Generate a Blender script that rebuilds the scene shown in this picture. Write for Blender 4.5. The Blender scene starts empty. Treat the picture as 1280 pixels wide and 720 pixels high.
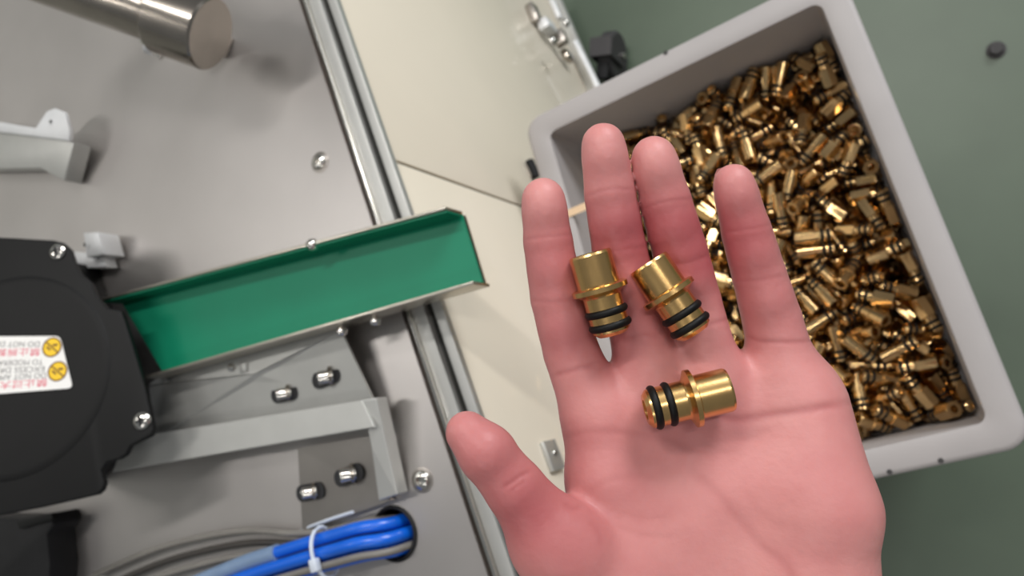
import bpy, bmesh, math, random
import numpy as np
from mathutils import Vector, Matrix, Quaternion

random.seed(7)
rng = np.random.default_rng(7)
SC = bpy.context.scene
COL = SC.collection

# ------------------------------------------------------------------ camera, world, lamps, exposure
F_PX = 950.0                       # focal length in pixels of the 1280 x 720 frame
H_CAM = 1.15                       # camera height over the workshop floor
NADIR = (520.0, 80.0)              # where "straight down" falls, from the frame centre
_n = Vector((NADIR[0], -NADIR[1], -F_PX)).normalized()
_up = -_n
_wx = (Vector((1, 0, 0)) - _up * _up.x).normalized()
_wy = _up.cross(_wx)
ROT = Matrix((_wx, _wy, _up))      # camera axes -> world axes
CAM = Vector((0, 0, H_CAM))

cam_d = bpy.data.cameras.new('camera')
cam_d.sensor_width = 36.0
cam_d.lens = 36.0 * F_PX / 1280.0
cam_d.clip_start = 0.01
cam_d.dof.use_dof = True
cam_d.dof.focus_distance = 0.235
cam_d.dof.aperture_fstop = 15.0
cam = bpy.data.objects.new('camera', cam_d)
cam.matrix_world = Matrix.Translation(CAM) @ ROT.to_4x4()
COL.objects.link(cam)
SC.camera = cam

W = bpy.data.worlds.new('workshop')
SC.world = W
W.use_nodes = True
W.node_tree.nodes['Background'].inputs[0].default_value = (0.93, 0.97, 1.0, 1)
W.node_tree.nodes['Background'].inputs[1].default_value = 0.19

def ceiling_lamp(loc, size, power, rz=0.0, color=(1, 0.97, 0.93)):
    d = bpy.data.lights.new('ceiling_lamp', 'AREA')
    d.shape = 'RECTANGLE'; d.size, d.size_y = size
    d.energy = power; d.color = color
    o = bpy.data.objects.new('ceiling_lamp', d)
    o.location = loc
    o.rotation_euler = (0, 0, rz)
    COL.objects.link(o)
    return o
ceiling_lamp((-0.25, 1.45, 3.1), (1.2, 0.16), 34, 0.3)
ceiling_lamp((1.3, 0.6, 3.1), (1.2, 0.12), 14, 0.3)
ceiling_lamp((-1.9, 0.3, 3.1), (1.2, 0.12), 12, 0.3)
ceiling_lamp((0.2, -1.5, 3.1), (1.2, 0.12), 10, 0.3)
# daylight through the window in the far right of the workshop
wl = ceiling_lamp((1.5, 3.0, 1.95), (1.4, 1.0), 86, 0, (0.96, 0.98, 1.0))
wl.name = 'window_daylight'
wl.rotation_euler = (Vector((-0.1, 0.0, 0.7)) - wl.location).to_track_quat('-Z', 'Y').to_euler()

SC.view_settings.view_transform = 'Standard'
SC.view_settings.look = 'None'
SC.view_settings.gamma = 1.0
SC.view_settings.use_curve_mapping = False
SC.view_settings.exposure = 0.0

# ------------------------------------------------------------------ helpers
def at(px, py, drop):
    """World point seen at a pixel, on the horizontal plane `drop` metres below the camera."""
    d = ROT @ Vector((px - 640.0, -(py - 360.0), -F_PX))
    return CAM + d * (-drop / d.z)

def cam_pt(px, py, depth):
    """World point at a pixel and a distance along the view axis."""
    return CAM + ROT @ Vector(((px - 640.0) / F_PX * depth, -(py - 360.0) / F_PX * depth, -depth))

def tag(o, label=None, cat=None, group=None, kind=None):
    if label: o['label'] = label
    if cat: o['category'] = cat
    if group: o['group'] = group
    if kind: o['kind'] = kind
    return o

WLOC = {}
def thing(name, label, cat, loc, group=None):
    o = bpy.data.objects.new(name, None)
    o.empty_display_size = 0.02
    o.location = loc
    COL.objects.link(o)
    WLOC[o.name] = Vector(loc)
    return tag(o, label, cat, group)

def mesh_obj(name, geo, mat, parent=None, smooth=True, origin=None, bevel=0.0, seg=2, flat_deg=35):
    """One mesh object out of (verts, faces) in world space."""
    vs, fs = geo
    vs = [Vector(v) for v in vs]
    if origin is None:
        lo = Vector([min(v[i] for v in vs) for i in range(3)])
        hi = Vector([max(v[i] for v in vs) for i in range(3)])
        origin = (lo + hi) / 2; origin.z = lo.z
    me = bpy.data.meshes.new(name)
    me.from_pydata([tuple(v - origin) for v in vs], [], fs)
    bm = bmesh.new(); bm.from_mesh(me)
    bmesh.ops.remove_doubles(bm, verts=bm.verts, dist=1e-6)
    bmesh.ops.recalc_face_normals(bm, faces=bm.faces)
    if bevel > 0:
        es = [e for e in bm.edges if len(e.link_faces) == 2 and e.calc_face_angle(0) > math.radians(40)]
        bmesh.ops.bevel(bm, geom=es, offset=bevel, segments=seg, profile=0.5, affect='EDGES', clamp_overlap=True)
    if smooth:
        for f in bm.faces: f.smooth = True
        for e in bm.edges:
            if len(e.link_faces) == 2 and e.calc_face_angle(0) > math.radians(flat_deg): e.smooth = False
    bm.to_mesh(me); bm.free()
    me.materials.append(mat)
    o = bpy.data.objects.new(name, me)
    COL.objects.link(o)
    WLOC[o.name] = Vector(origin)
    if parent is not None:
        o.parent = parent
        o.location = origin - WLOC[parent.name]
    else:
        o.location = origin
    return o

def join(*gs):
    V, Fc = [], []
    for vs, fs in gs:
        b = len(V); V += [Vector(v) for v in vs]; Fc += [tuple(i + b for i in f) for f in fs]
    return V, Fc

def prism(top, down):
    """Solid under the polygon `top` (world points), its lower copy shifted by `down`."""
    n = len(top); d = Vector(down)
    vs = [Vector(p) for p in top] + [Vector(p) + d for p in top]
    fs = [tuple(range(n)), tuple(range(2 * n - 1, n - 1, -1))]
    fs += [(i, n + i, n + (i + 1) % n, (i + 1) % n) for i in range(n)]
    return vs, fs

def plate_px(pts, thick):
    """Flat or sloped plate, corners given as (px, py, drop), thickness downwards."""
    return prism([at(*p) for p in pts], (0, 0, -thick))

def frame_of(axis):
    a = Vector(axis).normalized()
    h = Vector((0, 0, 1)) if abs(a.z) < 0.9 else Vector((1, 0, 0))
    b = a.cross(h).normalized()
    return a, b, a.cross(b)

def lathe(prof, p0, axis, seg=32, hexa=()):
    """Revolve (x along axis, r); profile points whose index is in `hexa` get a hexagonal outline."""
    a, b, c = frame_of(axis); p0 = Vector(p0)
    vs, fs = [], []
    for k, (x, r) in enumerate(prof):
        for i in range(seg):
            t = 2 * math.pi * i / seg
            rr = r
            if k in hexa:
                tt = (t % (math.pi / 3)) - math.pi / 6
                rr = r * math.cos(math.pi / 6) / math.cos(tt)
            vs.append(p0 + a * x + (b * math.cos(t) + c * math.sin(t)) * rr)
    for k in range(len(prof) - 1):
        for i in range(seg):
            j = (i + 1) % seg
            fs.append((k * seg + i, k * seg + j, (k + 1) * seg + j, (k + 1) * seg + i))
    fs.append(tuple(range(seg - 1, -1, -1)))
    m = (len(prof) - 1) * seg
    fs.append(tuple(range(m, m + seg)))
    return vs, fs

def torus(c, axis, R, r, seg=32, ring=10):
    a, b, d = frame_of(axis); c = Vector(c)
    vs, fs = [], []
    for i in range(seg):
        t = 2 * math.pi * i / seg
        e = b * math.cos(t) + d * math.sin(t)
        for j in range(ring):
            s = 2 * math.pi * j / ring
            vs.append(c + e * (R + r * math.cos(s)) + a * (r * math.sin(s)))
    for i in range(seg):
        for j in range(ring):
            fs.append((i * ring + j, ((i + 1) % seg) * ring + j, ((i + 1) % seg) * ring + (j + 1) % ring, i * ring + (j + 1) % ring))
    return vs, fs

def smooth_path(pts, n=8):
    P = [Vector(p) for p in pts]
    P = [P[0] * 2 - P[1]] + P + [P[-1] * 2 - P[-2]]
    out = []
    for i in range(1, len(P) - 2):
        p0, p1, p2, p3 = P[i - 1:i + 3]
        for k in range(n):
            t = k / n
            out.append(0.5 * ((2 * p1) + (p2 - p0) * t + (2 * p0 - 5 * p1 + 4 * p2 - p3) * t * t + (3 * p1 - p0 - 3 * p2 + p3) * t ** 3))
    out.append(P[-2])
    return out

def tube(pts, r, seg=12, smooth=True, sx=1.0):
    path = smooth_path(pts) if smooth and len(pts) > 2 else [Vector(p) for p in pts]
    vs, fs = [], []
    up = Vector((0, 0, 1))
    for i, p in enumerate(path):
        t = (path[min(i + 1, len(path) - 1)] - path[max(i - 1, 0)]).normalized()
        u = up if abs(t.dot(up)) < 0.95 else Vector((1, 0, 0))
        b = t.cross(u).normalized(); c = b.cross(t)
        for k in range(seg):
            a = 2 * math.pi * k / seg
            vs.append(p + b * (math.cos(a) * r * sx) + c * (math.sin(a) * r))
    for i in range(len(path) - 1):
        for k in range(seg):
            fs.append((i * seg + k, i * seg + (k + 1) % seg, (i + 1) * seg + (k + 1) % seg, (i + 1) * seg + k))
    fs.append(tuple(range(seg))); fs.append(tuple(range((len(path) - 1) * seg, len(path) * seg)))
    return vs, fs

def obox(c, ax, ay, az, sx, sy, sz):
    """Oriented box: centre, three unit axes, full sizes."""
    c = Vector(c); vs = []
    for k in (-.5, .5):
        for x, y in ((-.5, -.5), (.5, -.5), (.5, .5), (-.5, .5)):
            vs.append(c + ax * (x * sx) + ay * (y * sy) + az * (k * sz))
    return vs, [(3, 2, 1, 0), (4, 5, 6, 7), (0, 1, 5, 4), (1, 2, 6, 5), (2, 3, 7, 6), (3, 0, 4, 7)]

# ------------------------------------------------------------------ materials
def srgb(r, g, b):
    f = lambda c: (c / 255 / 12.92) if c / 255 <= 0.04045 else ((c / 255 + 0.055) / 1.055) ** 2.4
    return (f(r), f(g), f(b), 1)

def material(name, col, rough=0.5, metal=0.0, var=0.0, scale=40.0, bump=0.0, bscale=200.0, col2=None,
             stretch=None, spec=0.5, coat=0.0, sss=0.0, trans=0.0, rvar=0.0, coords='Object'):
    m = bpy.data.materials.new(name); m.use_nodes = True
    nt = m.node_tree; ns = nt.nodes; ln = nt.links
    p = ns['Principled BSDF']
    p.inputs['Base Color'].default_value = col
    p.inputs['Roughness'].default_value = rough
    p.inputs['Metallic'].default_value = metal
    p.inputs['Specular IOR Level'].default_value = spec
    p.inputs['Coat Weight'].default_value = coat
    p.inputs['Transmission Weight'].default_value = trans
    tc = ns.new('ShaderNodeTexCoord'); mp = ns.new('ShaderNodeMapping')
    ln.new(tc.outputs[coords], mp.inputs[0])
    if stretch: mp.inputs['Scale'].default_value = stretch[:3]
    if stretch and len(stretch) > 3: mp.inputs['Rotation'].default_value = (0, 0, stretch[3])
    if var > 0 or col2:
        nz = ns.new('ShaderNodeTexNoise'); nz.inputs['Scale'].default_value = scale
        nz.inputs['Detail'].default_value = 4
        ln.new(mp.outputs[0], nz.inputs['Vector'])
        mx = ns.new('ShaderNodeMix'); mx.data_type = 'RGBA'
        c2 = col2 or (col[0] * (1 - var), col[1] * (1 - var), col[2] * (1 - var), 1)
        mx.inputs[6].default_value = c2; mx.inputs[7].default_value = col
        rp = ns.new('ShaderNodeValToRGB'); rp.color_ramp.elements[0].position = 0.35; rp.color_ramp.elements[1].position = 0.65
        ln.new(nz.outputs[0], rp.inputs[0]); ln.new(rp.outputs[0], mx.inputs[0])
        ln.new(mx.outputs[2], p.inputs['Base Color'])
        if rvar > 0:
            mr = ns.new('ShaderNodeMapRange')
            mr.inputs[3].default_value = rough - rvar; mr.inputs[4].default_value = rough + rvar
            ln.new(nz.outputs[0], mr.inputs[0]); ln.new(mr.outputs[0], p.inputs['Roughness'])
    if bump > 0:
        n2 = ns.new('ShaderNodeTexNoise'); n2.inputs['Scale'].default_value = bscale; n2.inputs['Detail'].default_value = 3
        ln.new(mp.outputs[0], n2.inputs['Vector'])
        bp = ns.new('ShaderNodeBump'); bp.inputs['Strength'].default_value = bump; bp.inputs['Distance'].default_value = 0.001
        ln.new(n2.outputs[0], bp.inputs['Height']); ln.new(bp.outputs[0], p.inputs['Normal'])
    if sss > 0:
        p.inputs['Subsurface Weight'].default_value = sss
    return m

M = {}
M['floor'] = material('green_epoxy', srgb(88, 102, 85), 0.42, var=0.16, scale=5, bump=0.05, bscale=60)
M['steel'] = material('brushed_steel', srgb(204, 199, 196), 0.44, 1.0, var=0.07, scale=9, stretch=(1, 1, 1), bump=0.03, bscale=900, rvar=0.05)
M['steel_dark'] = material('shaded_steel', srgb(176, 170, 164), 0.38, 1.0, var=0.10, scale=30, bump=0.03, bscale=500)  # darker copy of the steel, with shade put into its base colour
M['bright_steel'] = material('bright_steel', srgb(215, 212, 206), 0.18, 1.0, var=0.05, scale=80)
M['shaft'] = material('ground_shaft', srgb(172, 164, 154), 0.22, 1.0, var=0.1, scale=50)
M['alu'] = material('anodised_aluminium', srgb(196, 196, 192), 0.45, 0.6, var=0.06, scale=40)
M['alu_white'] = material('milled_aluminium', srgb(228, 229, 230), 0.5, 0.35, var=0.05, scale=60)
M['gasket'] = material('black_gasket', srgb(30, 30, 26), 0.6, var=0.2, scale=90)
M['cream'] = material('cream_paint', srgb(238, 227, 208), 0.36, var=0.03, scale=8, coat=0.2)
M['green'] = material('green_belt', srgb(20, 128, 96), 0.42, spec=0.3, var=0.06, scale=25, bump=0.04, bscale=300)
M['chute_steel'] = material('chute_steel', srgb(196, 190, 178), 0.32, 0.9, var=0.08, scale=60)
M['crate'] = material('grey_plastic', srgb(172, 167, 166), 0.5, var=0.06, scale=18, bump=0.06, bscale=400)
M['mark'] = material('dark_dimple', srgb(62, 60, 60), 0.7, var=0.2, scale=200)
M['black'] = material('black_plastic', srgb(15, 15, 15), 0.58, spec=0.25, var=0.2, scale=30, bump=0.10, bscale=900)
M['black_soft'] = material('black_rubber', srgb(24, 24, 26), 0.62, spec=0.3, var=0.2, scale=60)
M['brass'] = material('machined_brass', srgb(224, 184, 122), 0.27, 1.0, var=0.10, scale=120, bump=0.02, bscale=1200)
M['brass_pile'] = material('bulk_brass', srgb(216, 180, 128), 0.19, 1.0, var=0.16, scale=60)
M['oring'] = material('nitrile_rubber', srgb(14, 13, 12), 0.5, spec=0.25, var=0.2, scale=300)
M['blue'] = material('blue_tubing', srgb(12, 98, 214), 0.3, var=0.08, scale=40, coat=0.3)
M['grey_cable'] = material('grey_cable', srgb(126, 122, 116), 0.5, var=0.15, scale=50)
M['dark_cable'] = material('dark_cable', srgb(62, 58, 54), 0.5, var=0.15, scale=50)
M['white_nylon'] = material('white_nylon', srgb(212, 220, 232), 0.4, var=0.05, scale=90)
M['sleeve'] = material('clear_sleeve', srgb(150, 176, 206), 0.25, var=0.1, scale=60, trans=0.35)
M['sticker'] = material('white_sticker', srgb(240, 238, 234), 0.45, var=0.03, scale=100)
M['yellow'] = material('yellow_print', srgb(244, 200, 30), 0.5, var=0.08, scale=300)
M['brown_print'] = material('brown_print', srgb(110, 66, 20), 0.5, var=0.1, scale=300)
M['red_print'] = material('red_print', srgb(226, 60, 96), 0.5, var=0.1, scale=300)
M['grey_print'] = material('grey_print', srgb(120, 116, 116), 0.5, var=0.1, scale=300)
M['beige'] = material('beige_tape', srgb(228, 196, 160), 0.6, var=0.05, scale=90)
M['interior'] = material('dark_interior', srgb(40, 40, 42), 0.7, var=0.2, scale=20)
M['wheel'] = material('caster_rubber', srgb(58, 56, 58), 0.55, var=0.15, scale=40)
M['wall'] = material('painted_wall', srgb(196, 196, 190), 0.8, var=0.05, scale=3)

# ------------------------------------------------------------------ floor
FLOOR_D = H_CAM
floor = mesh_obj('floor', prism([Vector((-3, -3, 0)), Vector((3, -3, 0)), Vector((3, 3, 0)), Vector((-3, 3, 0))], (0, 0, -0.02)), M['floor'], smooth=False)
tag(floor, kind='structure')
wall_left = mesh_obj('wall_left', prism([Vector((-3.1, -3, 3.3)), Vector((-3, -3, 3.3)), Vector((-3, 3, 3.3)), Vector((-3.1, 3, 3.3))], (0, 0, -3.3)), M['wall'], smooth=False)
tag(wall_left, kind='structure')

# ------------------------------------------------------------------ machine table and cabinet
D0 = 0.43                                      # table top, below the camera
ZT = H_CAM - D0
A0 = at(376, 8, D0)
UU = (at(600, 690, D0) - A0).normalized()      # along the table edge, towards the photographer
VV = Vector((0, 0, 1)).cross(UU)               # out of the machine, towards the crate
ZZ = Vector((0, 0, 1))
def mp(u, v, z):
    return Vector((A0.x, A0.y, 0)) + UU * u + VV * v + ZZ * z
def mbox(u0, u1, v0, v1, z0, z1):
    return obox(mp((u0 + u1) / 2, (v0 + v1) / 2, (z0 + z1) / 2), UU, VV, ZZ, u1 - u0, v1 - v0, z1 - z0)

U0, U1, V0 = -0.34, 0.66, -0.72
mach = thing('machine_cabinet', 'steel topped machine cabinet with aluminium edge and cream side panels', 'machine', mp(0.1, -0.2, 0))
hole_c = at(493, 667, D0)
tp = mesh_obj('table_plate', mbox(U0, U1, V0, 0.0, ZT - 0.006, ZT), M['steel'], mach, smooth=False)
cut = mesh_obj('cutter', lathe([(-0.05, 0.0172), (0.05, 0.0172)], hole_c, ZZ, 40), M['steel'], smooth=False)
bo = tp.modifiers.new('hole', 'BOOLEAN'); bo.operation = 'DIFFERENCE'; bo.object = cut; bo.solver = 'EXACT'
dg = bpy.context.evaluated_depsgraph_get()
tp_me = bpy.data.meshes.new_from_object(tp.evaluated_get(dg))
tp.modifiers.clear(); tp.data = tp_me
bpy.data.objects.remove(cut)
mesh_obj('grommet', torus(hole_c + ZZ * 0.0005, ZZ, 0.0178, 0.0014, 40, 8), M['black_soft'], mach)
# edge extrusion: sloped bevel, bright lip, flat, gasket, flat
def strip(name, v0, v1, z0, z1, zb, mat, bevel=0.0006):
    vs = [mp(U0, v0, z0), mp(U1, v0, z0), mp(U1, v1, z1), mp(U0, v1, z1), mp(U0, v0, zb), mp(U1, v0, zb), mp(U1, v1, zb), mp(U0, v1, zb)]
    return mesh_obj(name, (vs, [(0, 1, 2, 3), (4, 7, 6, 5), (0, 4, 5, 1), (1, 5, 6, 2), (2, 6, 7, 3), (3, 7, 4, 0)]), mat, mach, bevel=bevel)
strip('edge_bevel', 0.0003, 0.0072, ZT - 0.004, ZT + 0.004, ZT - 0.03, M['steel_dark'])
strip('edge_lip', 0.0074, 0.0098, ZT + 0.0062, ZT + 0.0062, ZT - 0.03, M['bright_steel'])
strip('edge_profile', 0.0100, 0.0205, ZT + 0.003, ZT + 0.003, ZT - 0.04, M['alu'])
strip('gasket', 0.0208, 0.0268, ZT - 0.002, ZT - 0.002, ZT - 0.04, M['gasket'])
strip('edge_profile', 0.0270, 0.0345, ZT + 0.003, ZT + 0.003, ZT - 0.003, M['alu'])
# side panels with a joint, and the base
PB = 0.10
SEAM = 0.160
side = []
for (a, b) in ((U0, SEAM - 0.0012), (SEAM + 0.0012, U1)):
    side.append(mesh_obj('side_panel', mbox(a, b, 0.022, 0.0335, PB, ZT - 0.004), M['cream'], mach, bevel=0.001))
mesh_obj('panel_joint', mbox(SEAM - 0.004, SEAM + 0.004, 0.018, 0.0315, PB, ZT - 0.01), M['gasket'], mach, smooth=False)
mesh_obj('cabinet_shell', join(mbox(U0, U1, V0, V0 + 0.01, 0.105, ZT - 0.006), mbox(U0, U0 + 0.01, V0, 0.02, 0.105, ZT - 0.006),
         mbox(U1 - 0.01, U1, V0, 0.02, 0.105, ZT - 0.006), mbox(U0, U1, V0, 0.02, 0.10, 0.105)), M['interior'], mach, smooth=False)
mesh_obj('base_rail', mbox(U0, U1, 0.0335, 0.052, PB - 0.012, PB + 0.004), M['alu'], mach, bevel=0.001)
def button_screw(c, axis, R, h, parent, mat='bright_steel', washer=True):
    prof = [(0, R), (h * 0.45, R * 0.97), (h * 0.8, R * 0.8), (h, R * 0.58), (h, R * 0.46), (h * 0.35, R * 0.44), (h * 0.3, 0.0002)]
    g = lathe(prof, c, axis, 24, hexa=(4, 5))
    s = mesh_obj('screw', g, M[mat], parent, flat_deg=50)
    if washer:
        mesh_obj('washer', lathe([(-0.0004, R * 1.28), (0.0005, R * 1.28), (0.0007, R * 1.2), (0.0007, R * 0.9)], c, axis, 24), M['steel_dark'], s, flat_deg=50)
    return s
button_screw(at(400, 203, D0), ZZ, 0.0064, 0.0036, mach)
button_screw(at(528, 600, D0), ZZ, 0.0068, 0.0036, mach)
# corner bracket on the cream panel, seen between thumb and forefinger
def panel_pt(px, py, v=0.0335):
    """Point on the upright side of the cabinet seen at a pixel."""
    d = ROT @ Vector((px - 640.0, -(py - 360.0), -F_PX))
    o = mp(0, v, 0)
    return CAM + d * ((o - CAM).dot(VV) / d.dot(VV))
bp = panel_pt(690, 577)
br = mesh_obj('corner_bracket', obox(bp + VV * 0.002 - UU * 0.004, UU, VV, ZZ, 0.022, 0.004, 0.020), M['alu'], mach, bevel=0.0008)
button_screw(bp + VV * 0.004 - UU * 0.005, VV, 0.0026, 0.002, mach, washer=False)
# latch hardware and levelling bracket on the bottom rail
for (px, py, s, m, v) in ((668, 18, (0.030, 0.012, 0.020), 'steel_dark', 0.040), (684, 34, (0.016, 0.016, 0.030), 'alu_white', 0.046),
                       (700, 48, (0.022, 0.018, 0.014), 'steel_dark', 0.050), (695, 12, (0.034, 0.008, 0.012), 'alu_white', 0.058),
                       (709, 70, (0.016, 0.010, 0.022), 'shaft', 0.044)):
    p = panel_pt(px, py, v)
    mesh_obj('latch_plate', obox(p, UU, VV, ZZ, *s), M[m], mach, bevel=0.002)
for px, py in ((690, 52), (706, 30)):
    button_screw(panel_pt(px, py, 0.06), VV, 0.006, 0.006, mach, washer=False)
p0, p1 = panel_pt(718, 52, 0.05), panel_pt(748, 112, 0.05)
mesh_obj('rail_trim', tube([p0, (p0 + p1) / 2, p1], 0.006, 8), M['alu_white'], mach)
# swivel caster under the rail
wc = at(766, 72, 1.112)
wc.z = 0.040
cs = mesh_obj('caster', lathe([(-0.012, 0.02), (-0.012, 0.036), (-0.008, 0.040), (0.008, 0.040), (0.012, 0.036), (0.012, 0.02)], wc, UU * 0.5 + VV, 28), M['wheel'], mach)
ax = (UU * 0.5 + VV).normalized()
mesh_obj('fork', join(obox(wc + ax * 0.016 + ZZ * 0.018, ax, ax.cross(ZZ), ZZ, 0.003, 0.03, 0.06), obox(wc - ax * 0.016 + ZZ * 0.018, ax, ax.cross(ZZ), ZZ, 0.003, 0.03, 0.06),
         obox(wc + ZZ * 0.049, ax, ax.cross(ZZ), ZZ, 0.036, 0.03, 0.004)), M['wheel'], cs, smooth=False)
mesh_obj('brake_pedal', obox(wc + ax * 0.0 + ax.cross(ZZ) * 0.034 + ZZ * 0.036, ax, ax.cross(ZZ), ZZ, 0.018, 0.026, 0.007), M['black_soft'], cs, bevel=0.001)
mesh_obj('axle', lathe([(-0.021, 0.005), (0.021, 0.005)], wc, ax, 12), M['bright_steel'], cs)
# black rubber stop on the panel by the joint
sp = panel_pt(661, 214)
stop = thing('rubber_stop', 'short black rubber stop on the cream panel beside the forefinger tip', 'stop', sp)
sd = (panel_pt(667, 228) - panel_pt(655, 201)).normalized()
mesh_obj('body', lathe([(-0.010, 0.0036), (-0.009, 0.0046), (0.009, 0.0046), (0.010, 0.0036)], sp + VV * 0.005, sd, 16), M['black_soft'], stop)
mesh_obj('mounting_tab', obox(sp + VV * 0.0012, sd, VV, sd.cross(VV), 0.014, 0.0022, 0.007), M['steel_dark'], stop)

# ------------------------------------------------------------------ green lined chute
DR, DF = 0.390, 0.4085
ch = thing('chute', 'shallow steel discharge chute lined with green sheet, running over the table edge', 'chute', at(360, 365, D0))
u_l, u_r = at(126, 376, DR), at(557, 262, DR)        # upper rim
l_l, l_r = at(180, 470, DR), at(591, 351, DR)        # lower rim
cd = (u_r - u_l).normalized(); cn = Vector((-cd.y, cd.x, 0))
if (u_l - l_l).dot(cn) < 0: cn = -cn
def wall(a, b, thick, zb, side):
    s = cn * side * thick
    return prism([a, b, b + s, a + s], (0, 0, zb))
mesh_obj('side_wall', wall(u_l, u_r, 0.0022, -0.020, 1), M['chute_steel'], ch, bevel=0.0004)
mesh_obj('side_wall', wall(l_l, l_r, 0.0022, -0.020, -1), M['chute_steel'], ch, bevel=0.0004)
dz = Vector((0, 0, -(DF - DR)))
e_r = u_r + dz; f_r = l_r + dz - cd * 0.004
mesh_obj('green_lining', prism([u_l + dz, l_l + dz, f_r, e_r], (0, 0, -0.0018)), M['green'], ch, smooth=False)
mesh_obj('lining_upstand', prism([u_l - cn * 0.0004 - ZZ * 0.0015, u_r - cn * 0.0004 - ZZ * 0.0015, u_r - cn * 0.0014 - ZZ * 0.0015, u_l - cn * 0.0014 - ZZ * 0.0015], dz + ZZ * 0.0015), M['green'], ch, smooth=False)
mesh_obj('bottom_tray', prism([u_l + dz * 1.2, l_l + dz * 1.2, f_r + dz * .2, e_r + dz * .2], (0, 0, -0.0016)), M['chute_steel'], ch, smooth=False)
# dome nut on the upper wall, bolt and stand-offs under the lower wall
nut = mesh_obj('dome_nut', lathe([(0, 0.0044), (0.0024, 0.0044), (0.0042, 0.0036), (0.0058, 0.0015), (0.0061, 0.0002)], at(387, 303, DR - 0.001) - ZZ * 0.004 - cn * 0.001, -cn * 0.3 + ZZ, 16), M['bright_steel'], ch)
for px, py in ((428, 411), (470, 398)):
    p = at(px, py, 0.400)
    mesh_obj('screw', lathe([(0, 0.0038), (0.003, 0.0038), (0.0048, 0.0028), (0.0055, 0.0005)], p, -cn + ZZ * 0.6, 16), M['bright_steel'], ch)
for u in (0.30, 0.55):
    c = (u_l.lerp(u_r, u) + l_l.lerp(l_r, u)) / 2; c.z = (ZT + u_l.z - 0.019) / 2
    mesh_obj('stand_off', obox(c, cd, cn, ZZ, 0.022, 0.024, u_l.z - 0.0196 - ZT), M['alu'], ch, bevel=0.001)

# ------------------------------------------------------------------ slotted mounting bracket below the chute
bk = thing('mounting_bracket', 'stepped stainless bracket with slots and bolts below the green chute', 'bracket', at(330, 520, D0))
mesh_obj('top_flange', plate_px([(186, 481, .412), (196, 473, .412), (420, 409, .412), (426, 412, .412), (318, 467, .412)], 0.002), M['alu'], bk, smooth=False)
mesh_obj('slotted_web', plate_px([(186, 482, .4125), (318, 468, .4125), (426, 413, .4125), (472, 512, .420), (195, 548, .420)], 0.002), M['alu'], bk, smooth=False)
mesh_obj('lower_flange', plate_px([(190, 543, .405), (452, 500, .405), (468, 534, .405), (140, 590, .405), (152, 562, .405)], 0.003), M['alu'], bk, smooth=False, bevel=0.0005)
mesh_obj('end_post', plate_px([(452, 500, .405), (470, 497, .407), (497, 618, .417), (473, 626, .417), (464, 560, .410)], 0.012), M['alu'], bk, smooth=False, bevel=0.0008)
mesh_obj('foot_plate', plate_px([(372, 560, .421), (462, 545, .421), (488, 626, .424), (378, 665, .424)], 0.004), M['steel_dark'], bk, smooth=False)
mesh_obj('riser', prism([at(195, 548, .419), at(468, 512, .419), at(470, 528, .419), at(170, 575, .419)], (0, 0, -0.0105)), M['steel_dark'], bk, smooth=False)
def slot_bolt(px, py, drop, ang, R, out):
    """Dark slot with a socket bolt standing in it; `out` is the bolt direction."""
    c = at(px, py, drop)
    d = (at(px + 10 * math.cos(ang), py + 10 * math.sin(ang), drop) - c).normalized()
    n = Vector((0, 0, 1)); s = n.cross(d)
    pts = []
    for k in range(20):
        t = 2 * math.pi * k / 20
        o = 0.0075 if math.cos(t) > 0 else -0.0075
        pts.append(c + d * (math.cos(t) * 0.006 + o) + s * math.sin(t) * 0.0062 + n * 0.0006)
    sl = mesh_obj('slot', prism(pts, (0, 0, -0.0006)), M['interior'], bk, smooth=False)
    a = Vector(out).normalized()
    b = mesh_obj('bolt', lathe([(-0.002, R), (0.008, R), (0.0088, R * .9), (0.0088, R * .55), (0.005, R * .5), (0.005, 0.0002)], c + d * 0.004, a, 20, hexa=(3, 4)), M['bright_steel'], bk)
    mesh_obj('bolt_washer', lathe([(-0.001, R * 1.45), (0.0012, R * 1.45), (0.0014, R * 1.3)], c + d * 0.004, a, 20), M['shaft'], b)
bd = -VV * 0.8 - UU * 0.15 + ZZ * 0.6
slot_bolt(408, 472, .4165, math.radians(-20), 0.0050, bd)
slot_bolt(356, 492, .4175, math.radians(-10), 0.0044, bd)
slot_bolt(436, 594, .421, math.radians(-20), 0.0050, bd)
slot_bolt(388, 615, .422, math.radians(-10), 0.0044, bd)
cb = at(305, 459, .412)
mesh_obj('lug', obox(cb - ZZ * 0.0015, cd, cn, ZZ, 0.008, 0.009, 0.006), M['alu'], bk, bevel=0.001)
mesh_obj('lug_screw', lathe([(0, 0.003), (0.004, 0.003), (0.005, 0.002)], at(293, 459, .4125), -cd + ZZ * .4, 14), M['bright_steel'], bk)

# ------------------------------------------------------------------ black motor cover
MN = (ZZ + VV * 0.48).normalized()             # the cover leans towards the crate
M0 = at(188, 500, 0.380)
def mo_pt(px, py, lift=0.0):
    d = ROT @ Vector((px - 640.0, -(py - 360.0), -F_PX))
    return CAM + d * ((M0 + MN * lift - CAM).dot(MN) / d.dot(MN))
mo = thing('motor', 'black motor housing with notched cover and warning sticker', 'motor', at(60, 460, D0))
outl = [(-60, 294), (14, 297), (66, 300), (78, 303), (87, 311), (92, 327), (99, 341), (113, 353), (120, 370), (134, 385), (151, 388), (156, 402), (163, 424),
        (181, 484), (189, 522), (192, 536), (189, 544), (163, 557), (157, 568), (150, 573), (133, 578), (126, 588), (130, 603), (128, 612), (121, 618), (52, 634), (-60, 655)]
cover = mesh_obj('cover', prism([mo_pt(x, y) for x, y in outl], -MN * 0.006), M['black'], mo, bevel=0.0013, seg=3)
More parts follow.
